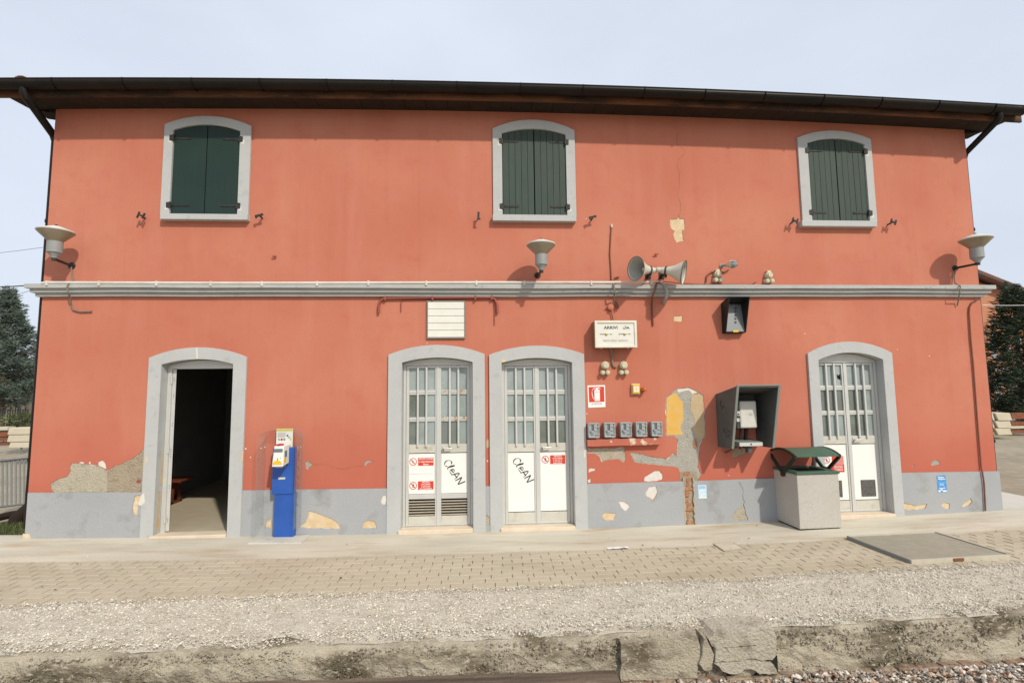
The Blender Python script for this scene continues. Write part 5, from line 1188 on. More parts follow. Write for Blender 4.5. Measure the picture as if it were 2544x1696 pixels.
# ---- stickers on the plinth
for q_, u0_, v0_, u1_, v1_, m1, m2, lb in ((Q3, 1648, 1015, 1722, 1125, 'sticker_pale', 'sticker_blue', 'pale blue weathered sticker on the plinth under the telephone hood'), (Q4, 1610, 937, 1697, 1075, 'sticker_blue', 'sign_white', 'bright blue sticker on the plinth right of the last door')):
    a, b = P(q_, u0_, v0_, -.026), P(q_, u1_, v1_, -.026); t = thing('sticker', ((a.x + b.x) / 2, -.026, b.z), lb, 'sticker')
    MB().box(a.x, b.x, -.0272, -.0256, b.z, a.z).build('sheet', m1, t)
    hh = a.z - b.z; wd = b.x - a.x
    for f0, f1, g0, g1 in ((.86, .91, .1, .8), (.77, .81, .1, .9), (.24, .28, .15, .85), (.03, .13, .05, .30), (.03, .13, .55, .95), (.13, .2, .3, .55), (.5, .53, .3, .7), (.42, .44, .3, .7)):
        MB().box(a.x + wd * g0, a.x + wd * g1, -.028, -.0274, b.z + hh * f0, b.z + hh * f1).build('print', 'sign_white' if m1 == 'sticker_blue' else 'sticker_blue' if f0 > .7 else 'sign_white', t)
# ---- prohibition signs on the doors
def no_sign(q_, c, r_, rect, lines, lab, ysf, person=True, sz=None):
    pc = P(q_, *c, ysf); rr = (P(q_, c[0] + r_, c[1], ysf) - pc).x
    a, b = P(q_, rect[0], rect[1], ysf), P(q_, rect[2], rect[3], ysf)
    t = thing('notice', ((pc.x + b.x) / 2, ysf, b.z), lab, 'sign')
    MB().box(pc.x - rr - .012, b.x + .006, ysf - .0022, ysf - .0004, min(b.z, pc.z - rr) - .006, max(a.z, pc.z + rr) + .006).build('plate', 'sign_white', t)
    MB().lathe([(0, rr), (.0006, rr), (.0006, rr * .82), (0, rr * .82)], (pc.x, ysf - .0026, pc.z), (0, -1, 0), 32, cap=False).build('red_ring', 'sign_red', t)
    MB().beam((pc.x - rr * .62, ysf - .0044, pc.z + rr * .62), (pc.x + rr * .62, ysf - .0044, pc.z - rr * .62), .0006, rr * .17, (-1, 0, 1) if False else (1, 0, 1)).build('red_bar', 'sign_red', t)
    if person:
        strokes([[(pc.x, pc.z + rr * .35), (pc.x, pc.z - rr * .05), (pc.x - rr * .25, pc.z - rr * .55)], [(pc.x, pc.z - rr * .05), (pc.x + rr * .25, pc.z - rr * .5)], [(pc.x - rr * .3, pc.z + rr * .05), (pc.x, pc.z + rr * .28), (pc.x + rr * .32, pc.z + rr * .12)], [(pc.x - .002, pc.z + rr * .5), (pc.x + .002, pc.z + rr * .6)]], rr * .2, ysf - .0036, 'ink', t, 'figure_pictogram')
    else:
        strokes([[(pc.x - rr * .45, pc.z + rr * .25), (pc.x - rr * .1, pc.z + rr * .3), (pc.x + rr * .15, pc.z - rr * .1), (pc.x + rr * .05, pc.z - rr * .5)], [(pc.x - rr * .1, pc.z + rr * .25), (pc.x - rr * .15, pc.z - rr * .35)]], rr * .16, ysf - .0036, 'ink_faded', t, 'match_pictogram')
    MB().box(a.x, b.x, ysf - .0034, ysf - .0024, b.z, a.z).build('red_field', 'sign_red', t)
    n = len(lines); hh = a.z - b.z; wd = b.x - a.x
    for k, s_ in enumerate(lines):
        tx = text(s_, (a.x + b.x) / 2, a.z - hh * (k + .5) / n, hh / n * .92, ysf - .0038, 'sign_white', t, bold=.0006, depth=.0003)
        wd_t = max(v.co.x for v in tx.data.vertices) - min(v.co.x for v in tx.data.vertices)
        if wd_t > wd * .92:
            xc_ = (a.x + b.x) / 2 - OFF[t].x; f_ = wd * .92 / wd_t
            for v in tx.data.vertices: v.co.x = xc_ + (v.co.x - xc_) * f_
    return t
ysf = YD + .012
N = zoom(990, 1120, 200 / 1493)
no_sign(N, (272, 198), 70, (365, 122, 650, 265), ['VIETATO FUMARE', 'o usare fiamme', 'libere'], 'red and white VIETATO FUMARE no smoking notice on the louvred door', ysf, False)
no_sign(N, (272, 640), 70, (362, 560, 650, 708), ['VIETATO', "L'ACCESSO", 'al personale', 'non autorizzato'], 'red and white no entry notice low on the louvred door', ysf)
no_sign(Q3, (383, 803), 31, (422, 768, 548, 838), ['VIETATO', "L'ACCESSO", 'a chi non \u00e8', 'autorizzato'], 'red and white no entry notice on the door beside the extinguisher sign', ysf)
a, b = P(N, 195, 280, ysf), P(N, 655, 425, ysf); t = thing('notice', ((a.x + b.x) / 2, ysf, b.z), 'blank white strip between the two red notices on the louvred door', 'sign')
MB().box(a.x, b.x, ysf - .0018, ysf - .0004, P(N, 400, 545, ysf).z, P(N, 400, 292, ysf).z).build('plate', 'sign_white', t)
MB().box(a.x + .004, b.x - .004, ysf - .0024, ysf - .0019, P(N, 400, 424, ysf).z, P(N, 400, 420, ysf).z).build('fold', 'ink_faded', t)
Bz = zoom(1900, 1100, 220 / 1500)
t = no_sign(Bz, (1045, 290), 55, (1130, 222, 1335, 345), ['VIETATO'], 'red and white notices on the last door, half hidden by the litter bin', ysf)
for ch in list(t.children):
    if ch.name.startswith('lettering'): bpy.data.objects.remove(ch)
a, b = P(Bz, 1110, 358, ysf), P(Bz, 1350, 490, ysf); MB().box(a.x, b.x, ysf - .003, ysf - .0006, b.z, a.z).build('red_field', 'sign_red', t)
for k, (v, w_) in enumerate(((238, .7), (265, .8), (296, .75), (328, .6), (385, .8), (410, .85), (435, .8), (460, .7))):
    aa, bb_ = P(Bz, 1335 - 200 * w_, v - 5, ysf), P(Bz, 1320, v + 4, ysf); mb = MB(); x = aa.x
    while x < bb_.x: w__ = random.uniform(.004, .010); mb.box(x, x + w__, ysf - .0042, ysf - .0036, bb_.z, aa.z + random.uniform(-.002, .001)); x += w__ + random.uniform(.002, .005)
    mb.build('print', 'sign_white', t)

# ================================================================== THINGS ON THE PLATFORM
# ---- litter bin
c0 = G(*Bz(600, 1488)); c1 = G(*Bz(1292, 1440)); c2 = G(*Bz(188, 1308))
ex = Vector((c1.x - c0.x, c1.y - c0.y, 0)); wB = .60; rot_b = math.atan2(ex.y, ex.x) * .55
bz0 = zg(c0.x); topz = W(*Bz(555, 500), c0.y).z
t = thing('litter_bin', (c0.x, c0.y, bz0), 'square stone-grey concrete litter bin with green lid and canopy', 'litter bin')
ca, sa = math.cos(rot_b), math.sin(rot_b); wB = min(.66, max(.5, (c1 - c0).length)); dB = min(.62, max(.45, (c2 - c0).length))
def L2(x, y, z): return (c0.x + x * ca - y * sa, c0.y + x * sa + y * ca, bz0 + z)
hB = topz - bz0
def lbox(x0, x1, y0, y1, z0, z1): return MB().hexa([L2(x0, y0, z0), L2(x1, y0, z0), L2(x1, y1, z0), L2(x0, y1, z0), L2(x0, y0, z1), L2(x1, y0, z1), L2(x1, y1, z1), L2(x0, y1, z1)])
lbox(.02, wB - .02, .02, dB - .02, 0, .02).build('foot', 'dark_gap', t)
lbox(0, wB, 0, dB, .02, hB - .03).build('body', 'bin_stone', t, bevel=.008)
lid = MB()
for a in ((-.012, wB + .012, -.012, .085), (-.012, wB + .012, dB - .085, dB + .012), (-.012, .085, .0855, dB - .0855), (wB - .085, wB + .012, .0855, dB - .0855)):
    b = lbox(a[0], a[1], a[2], a[3], hB - .0295, hB + .005); lid.add(b.v, b.f)
lid.build('lid_frame', 'bin_green', t, bevel=.004)
lbox(.086, wB - .086, .086, dB - .086, hB - .028, hB - .02).build('opening', 'dark_gap', t)  # near-black sheet on the solid body, painting the dark inside of the bin
# canopy: sheet bowed front to back, carried on V-shaped side frames
n = 12; vs = []; fs = []; ch = .20
for i in range(n + 1):
    y = -.03 + (dB + .06) * i / n; k = (i / n - .5) * 2; z = hB + ch + .075 * (1 - k * k)
    for x in (-.005, wB + .005):
        vs += [L2(x, y, z), L2(x, y, z + .014)]
for i in range(n):
    a, b = 4 * i, 4 * i + 4; fs += [(a, a + 2, b + 2, b), (a + 1, b + 1, b + 3, a + 3), (a, b, b + 1, a + 1), (a + 2, a + 3, b + 3, b + 2)]
fs += [(0, 1, 3, 2), (4 * n, 4 * n + 2, 4 * n + 3, 4 * n + 1)]
MB().add(vs, fs).build('canopy', 'bin_green', t, smooth=True)
for x in (-.022, wB + .022):
    mb = MB(); p0 = Vector(L2(x, dB * .5, hB - .06))
    pf, pbk = Vector(L2(x, -.02, hB + ch + .005)), Vector(L2(x, dB + .02, hB + ch + .005))
    mb.beam(p0 + Vector((0, -.02, .03)), pf, .022, .045, (0, 1, 0)); mb.beam(p0 + Vector((0, .02, .03)), pbk, .022, .045, (0, 1, 0))
    arc = [Vector(L2(x, -.03 + (dB + .06) * i / 10, hB + ch + .004 + .075 * (1 - ((i / 10 - .5) * 2) ** 2))) for i in range(11)]
    for a, b in zip(arc, arc[1:]): mb.beam(a, b, .022, .03)
    mb.build('side_frame', 'bin_dark_green', t)
    mb = MB(); o_ = Vector(L2(x - .012, dB * .5, hB - .055)); mb.lathe([(0, .04), (.024, .04)], o_, (1, 0, 0), 16); mb.hexa([L2(x - .01, dB * .5 - .085, hB - .0), L2(x + .01, dB * .5 - .085, hB - .0), L2(x + .01, dB * .5 + .085, hB), L2(x - .01, dB * .5 + .085, hB), L2(x - .01, dB * .5 - .085, hB + .02), L2(x + .01, dB * .5 - .085, hB + .02), L2(x + .01, dB * .5 + .085, hB + .02), L2(x - .01, dB * .5 + .085, hB + .02)])
    mb.build('pivot_plate', 'bin_dark_green', t)

# ---- ticket validator with clear shield
K = zoom(600, 1040, 180 / 882)
yv = -.14; bp0 = P(K, 378, 1438, yv); bp1 = P(K, 627, 1438, yv); vz = zg(bp0.x)
t = thing('ticket_validator', ((bp0.x + bp1.x) / 2, yv, vz), 'white and yellow ticket validator on a blue post beside the open doorway', 'ticket validator')
zm = P(K, 500, 918, yv).z; zt_ = P(K, 500, 352, yv).z
MB().box(bp0.x + .004, bp1.x - .002, yv + .012, -.03, vz, zm).build('lower_post', 'blue_metal', t, bevel=.005)
MB().box(P(K, 372, 700, yv).x, P(K, 632, 700, yv).x, yv, -.03, zm + .0005, zt_).build('upper_post', 'blue_metal', t, bevel=.005)
a, b = P(K, 447, 712, yv), P(K, 532, 735, yv); MB().box(a.x, b.x, yv - .0015, yv - .0003, b.z, a.z).build('name_plate', 'conduit_white', t)
a, b = P(K, 428, 120, -.06), P(K, 622, 352, -.06)
cd_ = MB().box(a.x, b.x, -.064, -.058, b.z - .005, a.z).build('info_card', 'card_white', t)
wd, hh = b.x - a.x, a.z - b.z
MB().box(a.x + .002, b.x - .002, -.0652, -.0643, a.z - hh * .13, a.z - .002).build('print', 'card_yellow', cd_)
MB().box(a.x + wd * .2, b.x - wd * .1, -.0652, -.0643, b.z + .004, b.z + hh * .15).build('print', 'card_yellow', cd_)
for k in range(5): MB().box(a.x + wd * .08, a.x + wd * random.uniform(.5, .6), -.0652, -.0643, a.z - hh * (.22 + k * .055), a.z - hh * (.2 + k * .055)).build('print', 'ink_faded', cd_)
for k, m in enumerate(('card_green', 'machine_red', 'hood_edge')): MB().lathe([(0, wd * .07), (.0008, wd * .07)], (a.x + wd * (.17 + .16 * k), -.0645, a.z - hh * .56), (0, -1, 0), 10).build('print', m, cd_)
for k in range(3): MB().lathe([(0, wd * .06), (.0008, wd * .06)], (a.x + wd * (.68 + .1 * k), -.0645, a.z - hh * (.36 + .1 * k)), (0, -1, 0), 10).build('print', ('blue_metal', 'card_green', 'card_yellow')[k], cd_)
# machine head: pushed forward of the post
ym = -.34; a, b = P(K, 372, 335, ym), P(K, 500, 585, ym); wd, hh = b.x - a.x, a.z - b.z
bx1 = P(K, 545, 580, yv - .001).x
mh = MB().hexa([(a.x, ym, b.z), (b.x, ym, b.z), (b.x + .008, yv - .002, b.z + .02), (a.x + .008, yv - .002, b.z + .02), (a.x + .012, ym + .035, a.z), (b.x - .004, ym + .035, a.z), (b.x + .008, yv - .002, a.z + .01), (a.x + .008, yv - .002, a.z + .01)]).build('validator_head', 'machine_white', t, bevel=.012)
def face_y(z): return ym + .035 * (z - b.z) / hh - .0015
def fbox(f0, f1, g0, g1, nm, m, dy=.0):
    z0_, z1_ = b.z + hh * g0, b.z + hh * g1
    return MB().hexa([(a.x + wd * f0, face_y(z0_) - .003 - dy, z0_), (a.x + wd * f1, face_y(z0_) - .003 - dy, z0_), (a.x + wd * f1, face_y(z0_) + .004, z0_), (a.x + wd * f0, face_y(z0_) + .004, z0_), (a.x + wd * f0, face_y(z1_) - .003 - dy, z1_), (a.x + wd * f1, face_y(z1_) - .003 - dy, z1_), (a.x + wd * f1, face_y(z1_) + .004, z1_), (a.x + wd * f0, face_y(z1_) + .004, z1_)]).build(nm, m, mh, bevel=.002)
fbox(.12, .9, .70, .86, 'display', 'machine_grey'); fbox(.14, .28, .87, .90, 'key', 'card_white', .003); fbox(.42, .56, .87, .90, 'key', 'card_white', .003); fbox(.68, .82, .87, .90, 'key', 'card_white', .003)
pol = [(a.x + wd * (.5 + .42 * math.cos(k / 12 * math.pi)), b.z + hh * (.12 + .20 * math.sin(k / 12 * math.pi))) for k in range(13)]
MB().plate(pol, [], face_y(b.z + hh * .2) - .006, face_y(b.z + hh * .2) + .004).build('yellow_field', 'machine_yellow', mh)
fbox(.48, .52, .22, .42, 'slot_mark', 'ink', .001); fbox(.42, .46, .40, .42, 'slot_mark', 'ink', .001); fbox(.72, .78, .40, .43, 'slot_mark', 'ink', .001)
MB().lathe([(0, wd * .34), (.012, wd * .33), (.016, wd * .2)], (a.x + wd * .48, ym + .085, a.z + .004), (0, -.1, 1), 20).build('red_button', 'machine_red', mh, smooth=True)
MB().box(b.x - .012, b.x + .010, ym + .055, ym + .11, b.z + hh * .45, b.z + hh * .75).build('ticket_slot', 'machine_grey', mh)
MB().box(b.x - .01, b.x + .008, ym + .03, ym + .09, b.z + hh * .2, b.z + hh * .4).build('yellow_field', 'machine_yellow', mh)
MB().box(a.x + .03, b.x - .02, ym + .05, yv - .02, b.z - .02, b.z + .004).build('head_base', 'lamp_grey', mh, bevel=.003)
# clear acrylic shield arched over the post
xs0, xs1 = P(K, 292, 700, -.012).x, P(K, 742, 700, -.012).x; zs1 = P(K, 450, 125, -.03).z; zs0 = P(K, 240, 1330, -.2).z
rr = .11; pth = [(xs0, zs0)] + [(xs0 + rr - rr * math.cos(a_), zs1 - rr + rr * math.sin(a_)) for a_ in [math.pi / 2 * k / 8 for k in range(9)]] + [(xs1 - rr + rr * math.sin(a_), zs1 - rr + rr * math.cos(a_)) for a_ in [math.pi / 2 * k / 8 for k in range(9)]] + [(xs1, zs0)]
vs = []; fs = []
N_ = len(pth)
fr_y = lambda z: -.30 if z < zs1 - .06 else -.30 + .10 * (z - zs1 + .06) / .06
for i, (x, z) in enumerate(pth):
    nx_, nz_ = ((x - (xs0 + xs1) / 2), (z - (zs1 - .3))); l_ = math.hypot(nx_, nz_); ox, oz = nx_ / l_ * .005, nz_ / l_ * .005
    vs += [(x, fr_y(z), z), (x, -.012, z), (x + ox, -.012, z + oz), (x + ox, fr_y(z), z + oz)]
for i in range(N_ - 1):
    a_, b_ = 4 * i, 4 * i + 4
    for k in range(4): fs.append((a_ + k, b_ + k, b_ + (k + 1) % 4, a_ + (k + 1) % 4))
fs += [(0, 1, 2, 3), (4 * N_ - 4, 4 * N_ - 3, 4 * N_ - 2, 4 * N_ - 1)]
shd = MB().add(vs, fs).build('clear_shield', 'acrylic', t)
for px_, py_ in ((215, 358), (270, 345), (682, 352), (728, 340)):
    yy = -.2 if px_ in (215, 682) else -.08; pp = P(K, px_, py_, yy); xx = xs0 if px_ < 400 else xs1 - .005; MB().lathe([(0, .008), (.006, .006)], (xx + (.006 if px_ < 400 else -.001), yy, pp.z), (1 if px_ < 400 else -1, 0, 0), 8).build('bolt', 'sign_white', shd)
gpts = [[(.0, 1.12), (.03, 1.15), (.02, 1.08), (.0, 1.05)], [(.01, 1.0), (.035, .98), (.0, .95), (.03, .92)], [(.01, .88), (.03, .86), (.02, .82), (.0, .84)], [(.03, .78), (.0, .74), (.03, .70)], [(.01, .66), (.02, .58)], [(.0, .5), (.03, .49)]]
mb = MB(); z_ref = P(K, 710, 440, -.15).z - 1.13
for ln in gpts:
    for (y0_, z0_), (y1_, z1_) in zip(ln, ln[1:]): mb.beam((xs1 - .0065, -.13 - y0_ * 1.4, z_ref + z0_), (xs1 - .0065, -.13 - y1_ * 1.4, z_ref + z1_), .011, .0006, (1, 0, 0))
mb.build('graffiti', 'ink', shd)
# pale concrete pad under the validator
pp = [G(*B1(2050, 415)), G(*B2(365, 412)), G(*B2(435, 345)), G(*B1(2180, 365))]
mb = MB().hexa([(p.x, p.y, zg(p.x) - .05) for p in pp] + [(p.x, p.y, zg(p.x) + .014) for p in pp]); o = mb.build('concrete_pad', 'pad_concrete', None, bevel=.005); tag(o, kind='structure')
# ---- bench inside the room
bs = P(Q1, 1470, 965, 1.9); t = thing('bench', (bs.x - .5, 1.9, zf), 'dim red-brown bench standing inside the open doorway', 'bench')
sz = min(bs.z, zf + .5)
MB().box(bs.x - 1.2, bs.x + .13, 1.75, 2.15, sz - .04, sz).build('seat', 'bench_red', t, bevel=.012)
for x in (bs.x - 1.05, bs.x - .06):
    MB().beam((x, 1.85, zf), (x, 1.92, sz - .041), .04, .04).build('leg', 'bench_red', t); MB().beam((x, 2.10, zf), (x, 2.0, sz - .041), .04, .04).build('leg', 'bench_red', t); MB().beam((x, 1.8, zf + .02), (x, 2.14, zf + .02), .04, .04).build('foot_rail', 'bench_red', t)
# ---- steel grating and small manhole cover
gp = [G(2263, 1399), G(2508, 1385), G(*B4(1600, 340)), G(2106, 1338)]
gc = sum((Vector(p) for p in gp), Vector()) / 4
t = thing('floor_grating', (gc.x, gc.y, zg(gc.x)), 'flat grey steel grating lying on the pavers at the right', 'grating')
top_ = .032
def lerp(a, b, f): return a + (b - a) * f
def gpnt(f, g, dz):
    p = lerp(lerp(gp[0], gp[1], f), lerp(gp[3], gp[2], f), g); return Vector((p.x, p.y, zg(p.x) + dz))
MB().hexa([gpnt(.004, .004, -.01), gpnt(.996, .004, -.01), gpnt(.996, .996, -.01), gpnt(.004, .996, -.01), gpnt(.004, .004, .025), gpnt(.996, .004, .025), gpnt(.996, .996, .025), gpnt(.004, .996, .025)]).build('plate', 'grate_metal', t)
for (f0, g0), (f1, g1) in (((0, 0), (1, 0)), ((1, 0), (1, 1)), ((1, 1), (0, 1)), ((0, 1), (0, 0))):
    MB().beam(gpnt(f0, g0, .012), gpnt(f1, g1, .012), .02, .05).build('frame_bar', 'hood_edge' if f0 == f1 else 'grate_metal', t)
for k in range(1, 56):
    MB().beam(gpnt(k / 56, .012, .0205), gpnt(k / 56, .988, .0205), .009, .018).build('bar', 'grate_metal', t)
for k in range(1, 18):
    MB().beam(gpnt(.01, k / 18, .019), gpnt(.99, k / 18, .022), .006, .012).build('cross_bar', 'grate_metal', t)
MB().beam(gpnt(.42, -.012, .018), gpnt(.52, -.012, .018), .02, .028).build('handle', 'rust', t)
mp = [G(*B3(1865, 475)), G(*B3(2020, 457)), G(*B3(1940, 406)), G(*B3(1775, 415))]
t = thing('manhole_cover', (mp[0].x, mp[0].y, zg(mp[0].x)), 'small square concrete manhole cover set in the pavers', 'manhole cover')
mb = MB().hexa([(p.x, p.y, zg(p.x) - .04) for p in mp] + [(p.x, p.y, zg(p.x) + .006) for p in mp]); mb.build('cover', 'concrete', t, bevel=.004)
for a_, b_ in zip(mp, mp[1:] + mp[:1]): MB().beam((a_.x, a_.y, zg(a_.x) + .002), (b_.x, b_.y, zg(b_.x) + .002), .012, .012).build('rim', 'sand_joint', t)

# ================================================================== BACKGROUND
def conifer(name, base, H, R, z0f, m, label, nb=46, per=30, droop=.25, up=.2, leaf=.16, seed=3, puff=1.0, taper=.85):
    r = random.Random(seed); t = thing(name, base, label, 'tree'); b = Vector(base)
    tr = MB().tube([b + Vector((0, 0, -.2)), b + Vector((.04, .02, H * .4)), b + Vector((0, 0, H * .97))], [R * .06 + .06, R * .045 + .03, .02], 9); tr.build('trunk', 'bark', t, smooth=True)
    V = []; F = []; lim = MB()
    for i in range(nb):
        f = (i + r.random()) / nb; z = H * (z0f + (1 - z0f) * f); L = R * (1 - f) ** taper * r.uniform(.7, 1.15) + .12
        a = i * 2.399 + r.uniform(-.4, .4); d = Vector((math.cos(a), math.sin(a), 0))
        pts = [b + Vector((0, 0, z)) + d * (L * s) + Vector((0, 0, L * (up * s - droop * s * s))) for s in (0, .35, .7, 1)]
        lim.tube(pts, [.035 * (1 - f) + .012, .025 * (1 - f) + .01, .015, .006], 5)
        for k in range(int(per * (L / R) ** .8 * puff) + 6):
            s = r.random() ** .6; side = (r.random() - .5) * L * .42 * (1.1 - s)
            c = b + Vector((0, 0, z)) + d * (L * s) + Vector((-d.y, d.x, 0)) * side + Vector((0, 0, L * (up * s - droop * s * s) + r.uniform(-.05, .05) * R * .6))
            for _ in range(5):
                u = Vector((r.uniform(-1, 1), r.uniform(-1, 1), r.uniform(-.35, .75))) + d * .7; u.normalize(); w = u.cross(Vector((r.uniform(-1, 1), r.uniform(-1, 1), 1))).normalized()
                q_ = leaf * r.uniform(.6, 1.3); k0 = len(V); o_ = c + Vector((r.uniform(-1, 1), r.uniform(-1, 1), r.uniform(-1, 1))) * leaf * .7
                V += [o_ - w * q_ * .16, o_ + u * q_ + w * 0, o_ + w * q_ * .16, o_ + u * q_ * .5 + Vector((0, 0, q_ * .12))]; F += [(k0, k0 + 1, k0 + 3), (k0 + 3, k0 + 1, k0 + 2)]
    lim.build('limbs', 'bark', t)
    MB().add(V, F).build('crown', m, t, fixn=False)
    return t
tl = W(-6, 1100, 22); conifer('blue_conifer', (tl.x, 22, -.6), W(6, 722, 22).z + .6, 2.55, .20, 'needles_blue', 'bushy blue-green conifer left of the building', 100, 56, .10, .34, .24, 4, 1.2, 1.0)
tr_ = W(2548, 1060, 12); conifer('dark_conifer', (tr_.x, 12, -.1), W(2536, 712, 12).z + .1, 1.65, .10, 'needles_dark', 'dark drooping conifer in front of the neighbouring house on the right', 70, 34, .50, .22, .24, 8, 1.2, .7)
tr2 = W(2650, 1060, 14.5); conifer('dark_conifer', (tr2.x, 14.5, -.1), 5.2, 2.0, .06, 'needles_dark', 'second dark conifer at the far right edge of the picture', 50, 34, .45, .2, .24, 12, 1.0, .8)
# neighbouring house on the right
A = W(2441, 900, 21); B_ = Vector((A.x + 8.6, 21 + 5.1, 0)); dirx = (Vector((B_.x - A.x, B_.y - A.y, 0))).normalized(); nrm = Vector((-dirx.y, dirx.x, 0))
h_eave = W(2441, 697, 21).z
t = thing('neighbour_house', (A.x, A.y, -.1), 'orange house with pale corner quoins and tiled roof behind the dark conifer', 'house')
def hb(u0_, u1_, v0_, v1_, z0_, z1_):
    c = lambda u, v, z: Vector((A.x, A.y, 0)) + dirx * u + nrm * v + Vector((0, 0, z))
    return MB().hexa([c(u0_, v0_, z0_), c(u1_, v0_, z0_), c(u1_, v1_, z0_), c(u0_, v1_, z0_), c(u0_, v0_, z1_), c(u1_, v0_, z1_), c(u1_, v1_, z1_), c(u0_, v1_, z1_)])
hb(-2.5, 11.5, 0, 8, -.1, h_eave).build('wall', 'house_orange', t)
hb(-.05, .50, -.06, -.002, -.1, h_eave - .2).build('corner_quoin', 'house_trim', t)
hb(-.4, 12, -.02, .0, 2.35, 2.55) if False else hb(.5, 11.5, -.05, -.002, 2.5, 2.68).build('string_course', 'house_trim', t)
for u_ in (2.1, 5.2, 8.2):
    for z_ in (.6, 3.3):
        w_ = hb(u_, u_ + 1.1, -.04, -.003, z_, z_ + 1.6).build('window', 'house_trim', t); hb(u_ + .14, u_ + .96, -.06, -.041, z_ + .14, z_ + 1.46).build('pane', 'frosted_dark_reflection', w_)
c = lambda u, v, z: Vector((A.x, A.y, 0)) + dirx * u + nrm * v + Vector((0, 0, z))
rf = MB().add([c(-3.2, -.7, h_eave), c(12.2, -.7, h_eave), c(12.2, 4, h_eave + 1.6), c(-3.2, 4, h_eave + 1.6), c(12.2, 8.7, h_eave), c(-3.2, 8.7, h_eave), c(-3.2, -.7, h_eave + .14), c(12.2, -.7, h_eave + .14), c(12.2, 4, h_eave + 1.74), c(-3.2, 4, h_eave + 1.74), c(12.2, 8.7, h_eave + .14), c(-3.2, 8.7, h_eave + .14)],
              [(0, 1, 2, 3), (3, 2, 4, 5), (6, 9, 8, 7), (9, 11, 10, 8), (0, 6, 7, 1), (5, 4, 10, 11), (0, 3, 9, 6), (3, 5, 11, 9), (1, 7, 8, 2), (2, 8, 10, 4)]).build('roof', 'roof_tile', t)
hb(-3.2, 12.2, -.78, -.70, h_eave - .02, h_eave + .06).build('gutter', 'dark_metal', t)
k = -2.4
tmh = None
while k < 12.2:
    mb = MB(); mb.tube([c(k - .6, -.72, h_eave + .17), c(k - .6, .5, h_eave + .585)], .085, 6); o = mb.build('roof_tile', 'roof_tile', rf); k += .32
# pink low house and walled garden on the left
pk = W(20, 950, 34); t = thing('pink_house', (pk.x, 34, -.5), 'low pinkish house glimpsed under the conifer at the left', 'house')
z_top = W(20, 928, 34).z
MB().box(pk.x - 6, pk.x + 2.2, 34, 40, -.6, z_top - .1).build('wall', 'house_pink', t); MB().box(pk.x - 6.4, pk.x + 2.6, 33.6, 40.4, z_top - .1, z_top + .12).build('roof', 'roof_tile', t)
for dx in (-1.6, .1): w_ = MB().box(pk.x + dx, pk.x + dx + .8, 33.95, 33.998, 1.0, z_top - .45).build('window', 'house_trim', t); MB().box(pk.x + dx + .08, pk.x + dx + .72, 33.92, 33.949, 1.08, z_top - .53).build('pane', 'frosted_dark_reflection', w_)
ga, gb_ = W(-60, 980, 27), W(110, 980, 27); t = thing('garden_wall', ((ga.x + gb_.x) / 2, 27, -.6), 'long beige garden wall with iron railing behind the left conifer', 'wall')
zc = W(30, 981, 27).z
MB().box(ga.x, gb_.x, 27, 27.25, -.7, zc - .06).build('wall', 'wall_beige', t); MB().box(ga.x, gb_.x, 26.95, 27.3, zc - .06, zc).build('coping', 'concrete_light', t)
px_ = W(54, 1000, 26.9); MB().box(px_.x - .2, px_.x + .2, 26.88, 27.3, -.7, zc + .45).build('pier', 'wall_beige', t)
x = ga.x
while x < gb_.x:
    MB().box(x, x + .03, 27.1, 27.13, zc, zc + .62).build('picket', 'black_iron', t); x += .16
MB().box(ga.x, gb_.x, 27.095, 27.135, zc + .5, zc + .53).build('rail', 'black_iron', t); MB().box(ga.x, gb_.x, 27.095, 27.135, zc + .06, zc + .09).build('rail', 'black_iron', t)
# black iron fence pieces
fz0, fz1 = W(20, 1065, 19).z, W(20, 1004, 19).z; xa, xb = W(-40, 1030, 19).x, W(70, 1030, 19).x
t = thing('iron_fence', ((xa + xb) / 2, 19, fz0), 'black iron fence in front of the beige garden wall', 'fence')
x = xa; k = 0
while x < xb:
    tall = k % 9 == 4; MB().box(x, x + (.07 if tall else .03), 19, 19.04, fz0 - .2, fz1 + (.25 if tall else -.15 - .1 * (k % 2))).build('post' if tall else 'picket', 'black_iron', t); x += .115; k += 1
for z_ in (fz0 + .25, fz1 - .3): MB().box(xa, xb, 19.005, 19.035, z_, z_ + .035).build('rail', 'black_iron', t)
# stacked concrete beams, left
E2 = zoom(0, 960, 200 / 713)
names = ['topmost', 'middle', 'lowest']
for k, (u0_, v0_, u1_, v1_) in enumerate([(66, 366, 262, 424), (62, 430, 264, 488), (76, 494, 258, 541)]):
    a, b = P(E2, u0_, v0_, 11), P(E2, u1_, v1_, 11); o = MB().hexa([(a.x, 11, b.z), (b.x + .3, 11, b.z), (b.x + .3, 11.5, b.z), (a.x, 11.5, b.z), (a.x + .03, 11.02, a.z), (b.x + .28, 11.02, a.z), (b.x + .28, 11.48, a.z), (a.x + .03, 11.48, a.z)]).build('concrete_beam', 'beam_concrete', None, bevel=.02)
    set_origin(o, (a.x, 11.2, b.z)); tag(o, 'pale concrete beam, ' + names[k] + ' of the stack at the far left', 'beam', 'concrete beams stacked at the left')
for k, (v0_, v1_) in enumerate([(360, 385), (405, 440), (452, 478), (498, 520)]):
    a, b = P(E2, -120, v0_, 11.6), P(E2, 66, v1_, 11.6); o = MB().box(a.x, b.x, 11.6, 11.9, b.z, a.z).build('rusty_rail', 'rust' if k else 'beam_concrete', None); set_origin(o, (a.x, 11.7, b.z)); tag(o, ['pale plank lying on top of the rusty rails at the left', 'uppermost rusty rail behind the left beam stack', 'middle rusty rail behind the left beam stack', 'lowest rusty rail behind the left beam stack'][k], 'rail')
